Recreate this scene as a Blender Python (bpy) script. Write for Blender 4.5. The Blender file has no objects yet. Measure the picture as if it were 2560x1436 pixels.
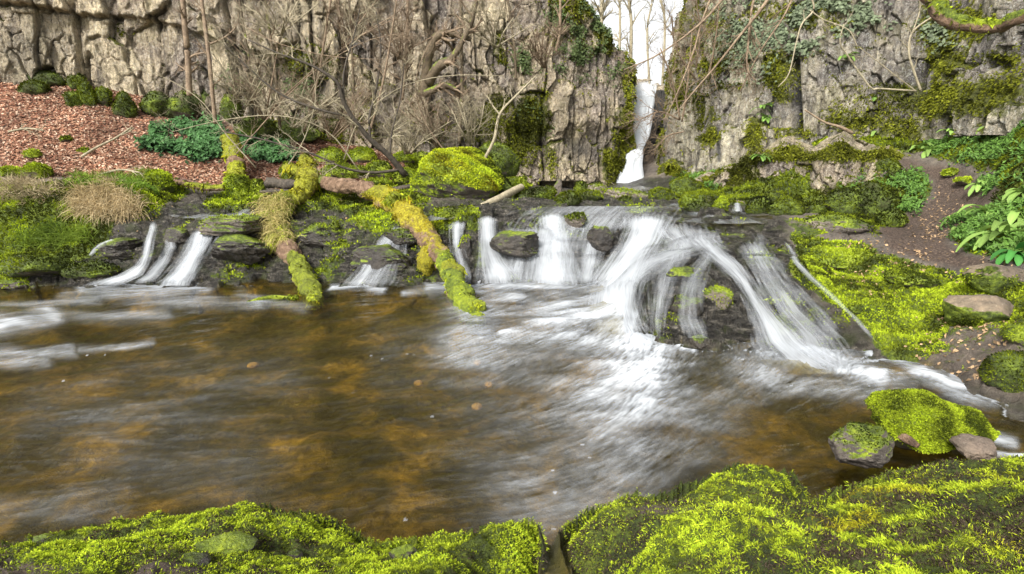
import bpy, math, random
import numpy as np
random.seed(7); RNG = np.random.default_rng(7)
PI = math.pi
scene = bpy.context.scene
C = scene.collection
# ------------------------------------------------------------------ camera model (photo pixels 2560 x 1436)
F = 1400.0; PITCH = math.atan((718-380)/F); CZ = 2.0
cp, sp = math.cos(PITCH), math.sin(PITCH)
def ray(px, py):
    xr = (np.asarray(px, float)-1280)/F; yu = (718-np.asarray(py, float))/F
    return xr, cp+yu*sp, -sp+yu*cp
def PY(px, py, Y):            # point seen at a pixel, at distance Y
    dx, dy, dz = ray(px, py); t = Y/dy
    return np.array([float(dx*t), float(Y), float(CZ+dz*t)])
def PZ(px, py, z):            # point seen at a pixel, at height z
    dx, dy, dz = ray(px, py); t = (z-CZ)/dz
    return np.array([float(dx*t), float(dy*t), float(z)])
def proj(X, Y, Z):
    d = Y*cp-(Z-CZ)*sp; d = np.where(d < .05, .05, d)
    u = Y*sp+(Z-CZ)*cp
    return 1280+F*X/d, 718-F*u/d
# ------------------------------------------------------------------ noise
def _h(ix, iy, s):
    n = (ix.astype(np.int64)*374761393 + iy.astype(np.int64)*668265263 + s*974634777) & 0xffffffff
    n = ((n ^ (n >> 13))*1274126177) & 0xffffffff
    n = ((n ^ (n >> 16))*2246822519) & 0xffffffff
    return ((n ^ (n >> 15)) & 0xffffff)/float(0xffffff)
def vn(x, y, s=0):
    x = np.asarray(x, float); y = np.asarray(y, float)
    ix = np.floor(x); iy = np.floor(y); fx = x-ix; fy = y-iy
    fx = fx*fx*(3-2*fx); fy = fy*fy*(3-2*fy)
    a = _h(ix, iy, s); b = _h(ix+1, iy, s); c = _h(ix, iy+1, s); d = _h(ix+1, iy+1, s)
    return ((a+(b-a)*fx)*(1-fy)+(c+(d-c)*fx)*fy)*2-1
def fbm(x, y, s=0, o=4, g=.5, l=2.03):
    r = 0; a = 1; t = 0
    for k in range(o):
        r = r+a*vn(x, y, s+k*17); t += a; a *= g
        x = x*l+3.7; y = y*l+1.3
    return r/t
def worley(x, y, s=0):
    ix = np.floor(x); iy = np.floor(y)
    f1 = np.full(np.shape(x), 9.); f2 = f1.copy(); idd = np.zeros(np.shape(x))
    for a in (-1, 0, 1):
        for b in (-1, 0, 1):
            cx = ix+a; cy = iy+b
            d = np.hypot(cx+_h(cx, cy, s)-x, cy+_h(cx, cy, s+5)-y)
            n = d < f1
            f2 = np.where(n, f1, np.minimum(f2, d)); idd = np.where(n, _h(cx, cy, s+9), idd); f1 = np.where(n, d, f1)
    return f1, f2, idd
def worley2(x, y, s=0):
    ix = np.floor(x); iy = np.floor(y)
    f1 = np.full(np.shape(x), 9.); f2 = f1.copy(); idd = np.zeros(np.shape(x)); ox = idd.copy(); oy = idd.copy()
    for a in (-1, 0, 1):
        for b in (-1, 0, 1):
            cx = ix+a; cy = iy+b
            px = x-cx-_h(cx, cy, s); py = y-cy-_h(cx, cy, s+5); d = np.maximum(np.abs(px)*1.15, np.abs(py))*.55+np.hypot(px, py)*.5
            n = d < f1
            f2 = np.where(n, f1, np.minimum(f2, d)); idd = np.where(n, _h(cx, cy, s+9), idd); ox = np.where(n, px, ox); oy = np.where(n, py, oy); f1 = np.where(n, d, f1)
    return f1, f2, idd, ox, oy
def ss(a, b, x):
    t = np.clip((x-a)/(b-a), 0, 1); return t*t*(3-2*t)
def seg_dist(x, y, pts):
    best = np.full(np.shape(x), 1e9)
    for (x0, y0), (x1, y1) in zip(pts[:-1], pts[1:]):
        vx, vy = x1-x0, y1-y0; L = vx*vx+vy*vy+1e-9
        t = np.clip(((x-x0)*vx+(y-y0)*vy)/L, 0, 1)
        best = np.minimum(best, np.hypot(x-x0-t*vx, y-y0-t*vy))
    return best
def inside(x, y, poly):
    r = np.zeros(np.shape(x), bool)
    for (x0, y0), (x1, y1) in zip(poly, poly[1:]+poly[:1]):
        c = (y0 > y) != (y1 > y)
        r ^= c & (x < (x1-x0)*(y-y0)/((y1-y0) if y1 != y0 else 1e-9)+x0)
    return r
def sdpoly(x, y, poly):       # positive inside
    d = seg_dist(x, y, poly+poly[:1]); return np.where(inside(x, y, poly), d, -d)
def _near(x, y, pts, m):
    p = np.array(pts, float); return (x > p[:, 0].min()-m) & (x < p[:, 0].max()+m) & (y > p[:, 1].min()-m) & (y < p[:, 1].max()+m)
def pmask(x, y, poly, soft=20):
    x, y = np.broadcast_arrays(x, y); r = np.zeros(x.shape); k = _near(x, y, poly, soft+1); r[k] = ss(-soft, soft, sdpoly(x[k], y[k], poly)); return r
def smask(x, y, pts, w):
    x, y = np.broadcast_arrays(x, y); r = np.zeros(x.shape); k = _near(x, y, pts, 3*w); r[k] = np.exp(-(seg_dist(x[k], y[k], pts)/w)**2); return r
def bmask(x, y, cx, cy, rx, ry): return np.exp(-(((x-cx)/rx)**2+((y-cy)/ry)**2))
# ------------------------------------------------------------------ object helpers
def tag(o, label=None, cat=None, group=None, kind=None):
    if label: o['label'] = label
    if cat: o['category'] = cat
    if group: o['group'] = group
    if kind: o['kind'] = kind
    return o
def empty(name, loc, label=None, cat=None, group=None):
    o = bpy.data.objects.new(name, None); C.objects.link(o); o.location = [float(v) for v in loc]
    return tag(o, label, cat, group)
def mesh_obj(name, V, Fc, mat=None, parent=None, attrs=None, cols=None, uv=None, smooth=True):
    """V (n,3); Fc (m,k) faces all with k corners. Children meshes are given in world coordinates."""
    V = np.asarray(V, np.float32)
    if parent is not None: V = V-np.array(parent.location, np.float32)
    Fc = np.asarray(Fc, np.int32)
    me = bpy.data.meshes.new(name); k = Fc.shape[1]
    me.vertices.add(len(V)); me.vertices.foreach_set('co', V.ravel())
    me.loops.add(Fc.size); me.loops.foreach_set('vertex_index', Fc.ravel())
    me.polygons.add(len(Fc))
    me.polygons.foreach_set('loop_start', np.arange(0, Fc.size, k, dtype=np.int32))
    me.polygons.foreach_set('loop_total', np.full(len(Fc), k, np.int32))
    me.update(calc_edges=True)
    me.polygons.foreach_set('use_smooth', np.full(len(Fc), smooth))
    for n, a in (attrs or {}).items():
        at = me.attributes.new(n, 'FLOAT', 'POINT'); at.data.foreach_set('value', np.asarray(a, np.float32).ravel())
    if cols is not None:
        at = me.attributes.new('Col', 'FLOAT_COLOR', 'POINT')
        c4 = np.ones((len(V), 4), np.float32); c4[:, :3] = cols; at.data.foreach_set('color', c4.ravel())
    if uv is not None:
        l = me.uv_layers.new(name='UVMap'); l.data.foreach_set('uv', np.asarray(uv, np.float32)[Fc.ravel()].ravel())
    if mat: me.materials.append(mat)
    o = bpy.data.objects.new(name, me); C.objects.link(o)
    if parent is not None: o.parent = parent
    return o
def grid_faces(nr, nc):
    i = np.arange(nr*nc).reshape(nr, nc)
    return np.stack([i[:-1, :-1], i[:-1, 1:], i[1:, 1:], i[1:, :-1]], -1).reshape(-1, 4)
# ------------------------------------------------------------------ materials
def newmat(name):
    m = bpy.data.materials.new(name); m.use_nodes = True
    nt = m.node_tree; nt.nodes.clear()
    out = nt.nodes.new('ShaderNodeOutputMaterial')
    return m, nt, out
class NB:
    def __init__(s, nt): s.nt = nt
    def n(s, t, **k):
        x = s.nt.nodes.new(t)
        for a, b in k.items():
            if a[:1] == '_': setattr(x, a[1:], b)
            else: s.set(x, a, b)
        return x
    def set(s, x, a, b):
        i = x.inputs[int(a[1:])] if (a[0] == 'i' and a[1:].isdigit()) else x.inputs[a.replace('_', ' ')]
        if hasattr(b, 'is_linked') or isinstance(b, bpy.types.NodeSocket): s.nt.links.new(b, i)
        else: i.default_value = b
    def attr(s, name, out='Fac'):
        return s.n('ShaderNodeAttribute', _attribute_name=name).outputs[out]
    def pos(s): return s.n('ShaderNodeNewGeometry').outputs['Position']
    def mapping(s, vec, scale):
        return s.n('ShaderNodeMapping', Vector=vec, Scale=scale).outputs[0]
    def noise(s, vec, scale, detail=4, rough=.55, out='Fac', dist=0):
        return s.n('ShaderNodeTexNoise', Vector=vec, Scale=scale, Detail=detail, Roughness=rough, Distortion=dist).outputs[out]
    def ramp(s, fac, stops, interp='LINEAR'):
        r = s.n('ShaderNodeValToRGB', Fac=fac); cr = r.color_ramp; cr.interpolation = interp
        while len(cr.elements) < len(stops): cr.elements.new(.5)
        for e, (p, c) in zip(cr.elements, stops):
            e.position = p; e.color = (c[0], c[1], c[2], 1) if not isinstance(c, (int, float)) else (c, c, c, 1)
        return r.outputs[0]
    def mix(s, f, a, b, mode='MIX'):
        x = s.nt.nodes.new('ShaderNodeMix'); x.data_type = 'RGBA'; x.blend_type = mode
        for i, v in ((0, f), (6, a), (7, b)):
            if isinstance(v, bpy.types.NodeSocket): s.nt.links.new(v, x.inputs[i])
            else: x.inputs[i].default_value = v if not isinstance(v, tuple) else (*v[:3], 1)
        return x.outputs[2]
    def m(s, op, a, b=0., c=0.):
        x = s.nt.nodes.new('ShaderNodeMath'); x.operation = op
        for i, v in enumerate((a, b, c)):
            if isinstance(v, bpy.types.NodeSocket): s.nt.links.new(v, x.inputs[i])
            else: x.inputs[i].default_value = v
        return x.outputs[0]
    def mr(s, v, a, b, c=0., d=1.):
        return s.n('ShaderNodeMapRange', Value=v, From_Min=a, From_Max=b, To_Min=c, To_Max=d).outputs[0]
    def bump(s, h, st, dist, nrm=None):
        x = s.n('ShaderNodeBump', Height=h, Strength=st, Distance=dist)
        if nrm is not None: s.nt.links.new(nrm, x.inputs['Normal'])
        return x.outputs[0]
    def pr(s, **k): return s.n('ShaderNodeBsdfPrincipled', **k)

MOSS_DARK = (.035, .05, .006); MOSS_MID = (.12, .165, .012); MOSS_HI = (.34, .41, .02)
def moss_color(nb, p, scale=1.0, shift=0.0):
    n1 = nb.noise(p, 3.0*scale, 5, .6); n2 = nb.noise(p, 28*scale, 4, .7)
    v = nb.m('ADD', nb.m('MULTIPLY', n1, .6), nb.m('MULTIPLY', n2, .4))
    v = nb.m('ADD', v, shift)
    return nb.ramp(v, [(.3, (.045, .045, .010)), (.42, MOSS_DARK), (.52, MOSS_MID), (.66, MOSS_HI)])
def rock_color(nb, p, dark=1.0):
    n1 = nb.noise(p, 1.3, 6, .65); n2 = nb.noise(p, 9, 6, .7); n3 = nb.noise(p, 45, 3, .7)
    a = nb.ramp(n1, [(.3, (.10*dark, .085*dark, .075*dark)), (.5, (.21*dark, .175*dark, .14*dark)), (.7, (.33*dark, .28*dark, .21*dark))])
    b = nb.ramp(n2, [(.3, (.45,)*3), (.5, (.85,)*3), (.7, (1.25, 1.2, 1.15))])
    c = nb.mix(1.0, a, b, 'MULTIPLY')
    return nb.mix(nb.mr(n3, .6, .72, 0, .5), c, (.5*dark, .47*dark, .40*dark))

def make_ground():
    m, nt, out = newmat('ground'); nb = NB(nt); p = nb.pos()
    wet = nb.attr('wet'); moss = nb.attr('moss'); lit = nb.attr('litter'); soil = nb.attr('soil'); sub = nb.attr('sub')
    rock = rock_color(nb, p, 1.0)
    pw = nb.mapping(p, (1, 1, 3.5))
    wn = nb.noise(pw, 7, 7, .7)
    wetc = nb.ramp(wn, [(.34, (.010, .009, .008)), (.48, (.042, .038, .031)), (.59, (.12, .108, .088)), (.72, (.26, .235, .19))])
    wf_ = nb.noise(p, 34, 6, .8)
    wetc = nb.mix(1.0, wetc, nb.ramp(wf_, [(.36, .25), (.5, .75), (.62, 2.2)]), 'MULTIPLY')
    wetc = nb.mix(nb.mr(nb.noise(p, 4, 5, .6), .5, .62, 0, .55), wetc, (.06, .075, .02))
    c = nb.mix(wet, rock, wetc)
    sn = nb.noise(p, 40, 5, .7)
    soilc = nb.ramp(sn, [(.3, (.04, .028, .020)), (.52, (.12, .080, .058)), (.66, (.26, .19, .14)), (.74, (.42, .34, .25))])
    c = nb.mix(soil, c, soilc)
    ln = nb.noise(p, 26, 4, .75)
    litc = nb.ramp(ln, [(.33, (.07, .028, .016)), (.5, (.24, .09, .05)), (.66, (.42, .2, .12))])
    c = nb.mix(lit, c, litc)
    # stream bed: amber stones, olive silt
    bn = nb.noise(p, 1.9, 5, .6, dist=.4); bn2 = nb.noise(p, 14, 4, .6)
    bed = nb.ramp(bn, [(.34, (.070, .068, .020)), (.48, (.135, .118, .030)), (.58, (.27, .205, .046)), (.71, (.58, .41, .09))])
    bed = nb.mix(1.0, bed, nb.ramp(bn2, [(.3, .5), (.6, 1.2)]), 'MULTIPLY')
    c = nb.mix(sub, c, bed)
    mm = nb.mr(nb.m('ADD', moss, nb.m('MULTIPLY', nb.m('SUBTRACT', nb.noise(p, 7, 6, .7), .5), 1.5)), .42, .58)
    c = nb.mix(mm, c, moss_color(nb, p))
    h = nb.m('ADD', nb.noise(p, 14, 8, .78), nb.m('MULTIPLY', nb.noise(p, 70, 4, .7), .5))
    nrm = nb.bump(h, 1.0, .09)
    rough = nb.mix(wet, (.85,)*3, (.30,)*3)
    rough = nb.mix(mm, rough, (.9,)*3)
    b = nb.pr(Base_Color=c, Roughness=rough, Normal=nrm)
    nt.links.new(b.outputs[0], out.inputs[0]); return m
def make_cliff(name, warm=1.0):
    m, nt, out = newmat(name); nb = NB(nt); p = nb.pos()
    blk = nb.attr('block'); moss = nb.attr('moss'); shade_stain = nb.attr('shade_stain'); crack = nb.attr('crack')
    n1 = nb.noise(p, .9, 6, .6); n2 = nb.noise(nb.mapping(p, (1, 1, .35)), 7, 7, .72); n3 = nb.noise(p, 38, 4, .7)
    a = nb.ramp(nb.m('ADD', nb.m('MULTIPLY', n1, .65), nb.m('MULTIPLY', blk, .35)),
                [(.30, (.16, .135, .125)), (.40, (.33, .275, .235)), (.51, (.54, .45, .33)), (.62, (.76, .65, .46))])
    b = nb.ramp(n2, [(.32, (.22, .20, .19)), (.45, (.75, .72, .68)), (.56, (1.15, 1.12, 1.03)), (.68, (1.55, 1.5, 1.4))])
    c = nb.mix(1.0, a, b, 'MULTIPLY')
    vo = nb.n('ShaderNodeTexVoronoi', Vector=nb.n('ShaderNodeVectorMath', i0=p, i1=nb.noise(p, 6, 3, .6, out='Color')).outputs[0], Scale=9.).outputs['Distance']
    c = nb.mix(nb.m('MULTIPLY', nb.mr(vo, .32, .18, 0, .8), nb.mr(nb.noise(p, 3.1, 4, .6), .46, .6)), c, (.62, .60, .53))
    c = nb.mix(nb.mr(n3, .57, .66, 0, .75), c, (.74, .70, .60))
    c = nb.mix(nb.mr(nb.noise(p, 60, 3, .7), .46, .36, 0, .6), c, (.07, .06, .045))
    n5 = nb.noise(p, 13, 6, .75)
    c = nb.mix(nb.mr(n5, .55, .63, 0, .7), c, (.72, .66, .54)); c = nb.mix(nb.mr(n5, .45, .37, 0, .75), c, (.075, .06, .045))
    ol = nb.mr(nb.noise(p, 2.4, 6, .7), .5, .66, 0, .6)
    c = nb.mix(ol, c, (.17, .145, .06))
    vs = nb.noise(nb.mapping(p, (1, 1, .10)), 4.5, 5, .65)
    c = nb.mix(nb.mr(vs, .44, .34, 0, .7), c, (.09, .075, .06))
    c = nb.mix(1.0, c, (warm, .5*warm+.5, 1.0) if warm != 1 else (1, 1, 1), 'MULTIPLY')
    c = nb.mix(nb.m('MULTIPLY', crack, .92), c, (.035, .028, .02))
    c = nb.mix(shade_stain, c, (.05, .05, .05))  # slot shade painted near black; also darker hollows, overhang and cracks
    mm = nb.mr(nb.m('ADD', moss, nb.m('MULTIPLY', nb.m('SUBTRACT', nb.noise(p, 6, 6, .7), .5), 1.3)), .42, .62)
    mc = nb.ramp(nb.m('ADD', nb.m('MULTIPLY', nb.noise(p, 2.5, 4, .6), .5), nb.m('MULTIPLY', nb.noise(p, 25, 4, .7), .5)),
                 [(.35, (.03, .035, .008)), (.5, (.10, .11, .014)), (.66, (.22, .235, .025))])
    c = nb.mix(mm, c, mc)
    h = nb.m('ADD', nb.noise(p, 9, 9, .78), nb.m('MULTIPLY', nb.noise(nb.mapping(p, (1, 1, .3)), 22, 4, .7), .6))
    nrm = nb.bump(h, 1.0, .16)
    bs = nb.pr(Base_Color=c, Roughness=.82, Normal=nrm)
    nt.links.new(bs.outputs[0], out.inputs[0]); return m
def make_leafmat(name, rough=.6, trans=.3, spec=.3):
    m, nt, out = newmat(name); nb = NB(nt); col = nb.attr('Col', 'Color')
    b = nb.pr(Base_Color=col, Roughness=rough); b.inputs['Specular IOR Level'].default_value = spec
    t = nb.n('ShaderNodeBsdfTranslucent', Color=col)
    x = nb.n('ShaderNodeMixShader', Fac=trans); nt.links.new(b.outputs[0], x.inputs[1]); nt.links.new(t.outputs[0], x.inputs[2])
    nt.links.new(x.outputs[0], out.inputs[0]); return m
def make_boulder(name, dark, mossy, wet=0., tint=(1, 1, 1), hi=0., inv=False):
    m, nt, out = newmat(name); nb = NB(nt)
    p = nb.pos(); nz = nb.n('ShaderNodeSeparateXYZ', Vector=nb.n('ShaderNodeNewGeometry').outputs['Normal']).outputs[2]
    c = rock_color(nb, p, dark)
    c = nb.mix(1.0, c, tint, 'MULTIPLY')
    if inv: nz = nb.m('SUBTRACT', .75, nz)
    mk = nb.m('ADD', nb.m('MULTIPLY', nz, .75), nb.m('MULTIPLY', nb.m('SUBTRACT', nb.noise(p, 5, 6, .65), .5), 1.6))
    mm = nb.mr(nb.m('ADD', mk, mossy), .42, .62)
    c = nb.mix(mm, c, moss_color(nb, p, 1.0, hi))
    h = nb.m('ADD', nb.noise(p, 12, 9, .7), nb.m('MULTIPLY', nb.noise(p, 60, 3, .6), .3))
    b = nb.pr(Base_Color=c, Roughness=.85-.5*wet, Normal=nb.bump(h, .9, .05))
    nt.links.new(b.outputs[0], out.inputs[0]); return m
def make_bark(name, c0, c1, moss=None, scale=14):
    m, nt, out = newmat(name); nb = NB(nt); p = nb.pos()
    n = nb.noise(p, scale, 6, .7)
    c = nb.ramp(n, [(.32, c0), (.65, c1)])
    if moss is not None:
        nz = nb.n('ShaderNodeSeparateXYZ', Vector=nb.n('ShaderNodeNewGeometry').outputs['Normal']).outputs[2]
        mk = nb.m('ADD', nb.m('MULTIPLY', nz, .5), nb.m('MULTIPLY', nb.m('SUBTRACT', nb.noise(p, 3, 5, .6), .5), 1.8))
        c = nb.mix(nb.mr(nb.m('ADD', mk, moss), .4, .6), c, moss_color(nb, p))
    b = nb.pr(Base_Color=c, Roughness=.8, Normal=nb.bump(nb.noise(p, scale*3, 5, .7), .7, .02))
    nt.links.new(b.outputs[0], out.inputs[0]); return m
def make_log():
    m, nt, out = newmat('log_bark'); nb = NB(nt); p = nb.pos(); mo = nb.attr('moss'); gold = nb.attr('gold')
    c = nb.ramp(nb.noise(p, 12, 6, .7), [(.3, (.07, .042, .026)), (.5, (.22, .135, .08)), (.7, (.40, .27, .18))])
    mc = moss_color(nb, p, 1.0, .05)
    mc = nb.mix(gold, mc, nb.ramp(nb.noise(p, 30, 4, .7), [(.3, (.13, .10, .008)), (.55, (.40, .34, .015)), (.7, (.56, .52, .03))]))
    mm = nb.mr(nb.m('ADD', mo, nb.m('MULTIPLY', nb.m('SUBTRACT', nb.noise(p, 9, 5, .65), .5), 1.0)), .42, .58)
    c = nb.mix(mm, c, mc)
    b = nb.pr(Base_Color=c, Roughness=.85, Normal=nb.bump(nb.m('ADD', nb.noise(p, 25, 6, .7), nb.noise(p, 90, 3, .7)), .9, .04))
    nt.links.new(b.outputs[0], out.inputs[0]); return m
def make_pool():
    m, nt, out = newmat('pool_water'); nb = NB(nt); foam = nb.attr('foam'); st = nb.attr('streak'); p = nb.pos()
    h = nb.m('ADD', nb.m('MULTIPLY', st, .5), nb.m('MULTIPLY', nb.noise(p, 6, 4, .55), .8))
    nrm = nb.bump(h, .18, .03)
    tr = nb.n('ShaderNodeBsdfTransparent', Color=(.80, .72, .46, 1))
    gl = nb.n('ShaderNodeBsdfGlossy', Color=(1, 1, 1, 1), Roughness=.16, Normal=nrm)
    fr = nb.n('ShaderNodeFresnel', IOR=1.33, Normal=nrm)
    x = nb.n('ShaderNodeMixShader', Fac=nb.m('MULTIPLY', fr.outputs[0], .62)); nt.links.new(tr.outputs[0], x.inputs[1]); nt.links.new(gl.outputs[0], x.inputs[2])
    wh = nb.n('ShaderNodeBsdfDiffuse', Color=(.52, .55, .58, 1))
    y = nb.n('ShaderNodeMixShader', Fac=foam); nt.links.new(x.outputs[0], y.inputs[1]); nt.links.new(wh.outputs[0], y.inputs[2])
    nt.links.new(y.outputs[0], out.inputs[0]); return m
def make_fallwater(name, dens=1.0, fu=22, fv=1.4, contrast=2.6, white=1.0):
    """white silky water: streaks along the v direction, thinning to clear water at the borders"""
    m, nt, out = newmat(name); nb = NB(nt)
    uv = nb.n('ShaderNodeUVMap', _uv_map='UVMap').outputs[0]
    edge = nb.attr('dens')
    s1 = nb.noise(nb.mapping(uv, (fu, fv, 1)), 1, 4, .6); s2 = nb.noise(nb.mapping(uv, (fu*.28, fv*.7, 1)), 1, 3, .5)
    s3 = nb.noise(nb.mapping(uv, (fu*3, fv*2, 1)), 1, 2, .5)
    s = nb.m('ADD', nb.m('ADD', nb.m('MULTIPLY', s1, .45), nb.m('MULTIPLY', s2, .35)), nb.m('MULTIPLY', s3, .2))
    a = nb.m('ADD', nb.m('MULTIPLY', nb.m('SUBTRACT', s, .5), contrast), nb.m('SUBTRACT', nb.m('MULTIPLY', edge, 1.30*dens), .36))
    a = nb.n('ShaderNodeClamp', Value=a, Min=0., Max=.84).outputs[0]
    wc = (.58*white, .61*white, .64*white, 1)
    wh = nb.n('ShaderNodeBsdfDiffuse', Color=wc); tl = nb.n('ShaderNodeBsdfTranslucent', Color=wc)
    w = nb.n('ShaderNodeMixShader', Fac=.3); nt.links.new(wh.outputs[0], w.inputs[1]); nt.links.new(tl.outputs[0], w.inputs[2])
    tr = nb.n('ShaderNodeBsdfTransparent', Color=(.97, .97, .97, 1))
    y = nb.n('ShaderNodeMixShader', Fac=a); nt.links.new(tr.outputs[0], y.inputs[1]); nt.links.new(w.outputs[0], y.inputs[2])
    nt.links.new(y.outputs[0], out.inputs[0]); return m
M = dict(ground=make_ground(), cliff=make_cliff('limestone_cliff'), greycliff=make_cliff('grey_limestone', .86), leaf=make_leafmat('leaves'), mossleaf=make_leafmat('moss_blades', .8, .35, .15),
         litter=make_leafmat('dead_leaves', .75, .1, .2), log=make_log(), pool=make_pool(), fall=make_fallwater('falling_water'),
         bark=make_bark('twig_bark', (.10, .065, .04), (.30, .22, .14)), pale=make_bark('pale_bark', (.22, .19, .12), (.42, .36, .24)),
         darkbark=make_bark('dark_bark', (.02, .017, .012), (.09, .07, .05)), mossbark=make_bark('mossy_bark', (.05, .035, .02), (.16, .12, .07), .25),
         mossy=make_boulder('mossy_stone', .6, .9, 0, (1, 1, 1), .05), halfmoss=make_boulder('half_mossy_stone', .7, .12), olive=make_boulder('dull_mossy_stone', .5, 1.05, 0, (1, 1, 1), -.06),
         wetrock=make_boulder('wet_stone', .20, .02, 1.), bare=make_boulder('bare_stone', .9, -.7, .3, (1.0, .92, .88)), paletop=make_boulder('pale_stone', 1.0, -.05),
         slab=make_boulder('slab_stone', 1.0, .15, 0, (1, .93, .8), -.04, True))
# ------------------------------------------------------------------ terrain height
CTRL_Z = [  # px, py, z
 (0,900,-.35),(600,900,-.42),(1200,900,-.42),(1500,1000,-.42),(600,1100,-.42),(1200,1150,-.42),(1800,1050,-.35),(0,1150,-.35),(-700,900,-.3),(-700,1250,-.3),
 (2050,1020,-.3),(300,790,-.28),(900,790,-.3),(1200,790,-.25),(1400,790,-.22),(-700,780,-.1),(2300,1010,-.14),(2450,1070,-.12),(2250,1000,-.2),
 (0,712,-.02),(150,714,-.02),(300,718,-.04),(450,720,-.05),(640,703,-.03),(750,708,-.03),(850,720,-.03),(950,724,-.04),(1050,712,-.04),(1130,705,-.04),(1250,702,-.04),(1350,702,-.04),
 (1450,705,-.04),(1530,740,-.05),(1585,800,-.05),(1615,850,-.05),(1680,875,-.04),(1760,888,-.04),(1850,890,-.03),(1950,900,-.02),(2050,925,-.02),(-500,745,-.03),
 (1640,720,.40),(1700,670,.58),(1760,720,.42),(1800,770,.24),(1720,810,.14),(1620,640,.62),(1650,800,.12),
 (1850,700,.42),(1900,760,.22),(1980,840,.06),(2100,910,.01),
 (2300,935,-.07),(2400,985,-.07),(2500,1040,-.06),(2360,960,-.07),(2560,1085,-.07),(2620,1110,-.07),
 (1950,650,.66),(2000,720,.46),(2100,790,.28),(2170,850,.10),(1960,740,.40),(2060,840,.14),(2130,880,.04),(2200,893,.0)]
CTRL_Y = [  # px, py, Y
 (1000,560,9.5),(1150,545,9.7),(1250,545,9.6),(1400,548,9.6),(1550,550,9.55),(1700,563,9.35),(1820,575,9.2),(1900,590,9.0),
 (1180,620,8.95),(1300,635,8.95),(1400,645,8.9),(1500,640,8.95),(1560,610,9.1),
 (1200,515,10.7),(1500,508,11.2),(1800,525,10.6),(1900,540,9.9),(1300,500,12.2),(1600,495,13),(1750,508,12),
 (300,570,9.3),(400,545,10),(560,560,9.6),(640,545,10),(250,620,8.95),(220,665,8.6),(370,590,9.3),(400,650,8.7),(520,585,9.2),(620,650,8.8),(560,680,8.6),(100,675,8.5),(0,685,8.5),
 (700,640,8.9),(800,600,9.3),(850,650,8.8),(900,600,9.3),(960,660,8.7),(800,540,10.1),(950,520,10.6),(550,510,11),(450,510,11),(650,500,11.3),(750,500,11.2),(480,488,12),
 (0,600,9.1),(100,580,9.3),(200,560,9.4),(0,650,8.8),(200,645,8.75),(100,500,9.7),(0,480,9.8),(250,470,10.1),(350,470,10.3),(400,500,10.3),(-400,650,8.6),(-400,480,9.8),(300,530,9.7),
 (0,430,11),(300,450,11.3),(500,450,12.3),(0,300,12.8),(0,205,14),(300,350,13),(300,230,14.8),(600,420,13.2),(600,330,14.5),(800,430,13.4),(800,370,15),(1000,440,13.5),(1000,400,15),
 (1200,470,13.5),(1300,460,15.5),(1450,480,14.5),(1550,480,16),(1600,482,17),(-500,200,14),(-500,400,11.5),(-900,300,12),
 (1700,480,14.5),(1850,500,12.5),(2000,565,8.9),(2100,545,9.5),(2200,600,8.1),(2300,640,7.4),(2400,480,10),(2300,450,11),(2250,420,11.5),(2400,560,8.9),(2350,600,8.2),
 (2500,560,7.5),(2560,480,8),(2500,420,9.5),(2450,350,11),(2560,300,9.5),(2560,400,8.5),(2560,640,6.3),(2350,380,12),(2400,300,12),(2300,350,12.5),
 (2900,500,6.5),(2900,350,8),(2900,700,4.5),(3200,500,5.5),
 (2010,600,8.7),(2100,680,7.7),(2200,720,6.95),(2300,750,6.3),(2250,810,5.95),(2400,700,6.6),(2500,750,5.7),(2400,830,5.35),(2500,850,4.95),(2300,880,5.2),(2450,930,4.6),(2560,950,4.35),
 (2560,1030,3.95),(2150,820,5.95),(2230,890,5.25),(2000,480,12.6),(2100,490,12),(2150,370,12.6),(2000,405,12.9),(2100,335,14),(1900,440,13.3),(2350,300,13)]
pts = np.array([PZ(a, b, z) for a, b, z in CTRL_Z]+[PY(a, b, Y) for a, b, Y in CTRL_Y])
extra = [(-20, 6, 0.5), (-20, 14, 3.5), (-8, 1, -.3), (14, 6, 2.8), (16, 12, 4), (8, 2, 1.1), (0, 20, .9), (-12, 20, 4), (12, 20, 4)]
pts = np.vstack([pts, np.array(extra)])
cx_, cy_ = pts[:, 0], pts[:, 1]
R = np.sqrt((cx_[:, None]-cx_)**2+(cy_[:, None]-cy_)**2+.02**2)
n_ = len(pts); A = np.zeros((n_+3, n_+3)); A[:n_, :n_] = -R+np.eye(n_)*.03
A[:n_, n_:] = np.c_[np.ones(n_), cx_, cy_]; A[n_:, :n_] = A[:n_, n_:].T
wts = np.linalg.solve(A, np.r_[pts[:, 2], 0, 0, 0])
def rbf(X, Y):
    r = wts[n_]+wts[n_+1]*X+wts[n_+2]*Y
    for i in range(n_): r = r-wts[i]*np.sqrt((X-cx_[i])**2+(Y-cy_[i])**2+.02**2)
    return r
crest_px = [(-900,1600),(-400,1420),(0,1352),(150,1322),(300,1300),(450,1272),(630,1255),(720,1280),(830,1300),(900,1330),(940,1356),(1000,1342),(1150,1325),(1330,1295),(1352,1320),(1358,1375),(1352,1440),(1420,1440),(1400,1375),(1405,1330),(1440,1300),(1530,1252),(1640,1225),(1750,1184),(1850,1164),(1950,1166),(2015,1208),(1985,1245),(2020,1250),(2100,1205),(2200,1175),(2350,1142),(2560,1140),(2800,1150),(3100,1150)]
crest = [tuple(PZ(a, b, .40)[:2]) for a, b in crest_px]
bankpoly = crest+[(4, -3), (-4, -3)]
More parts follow.
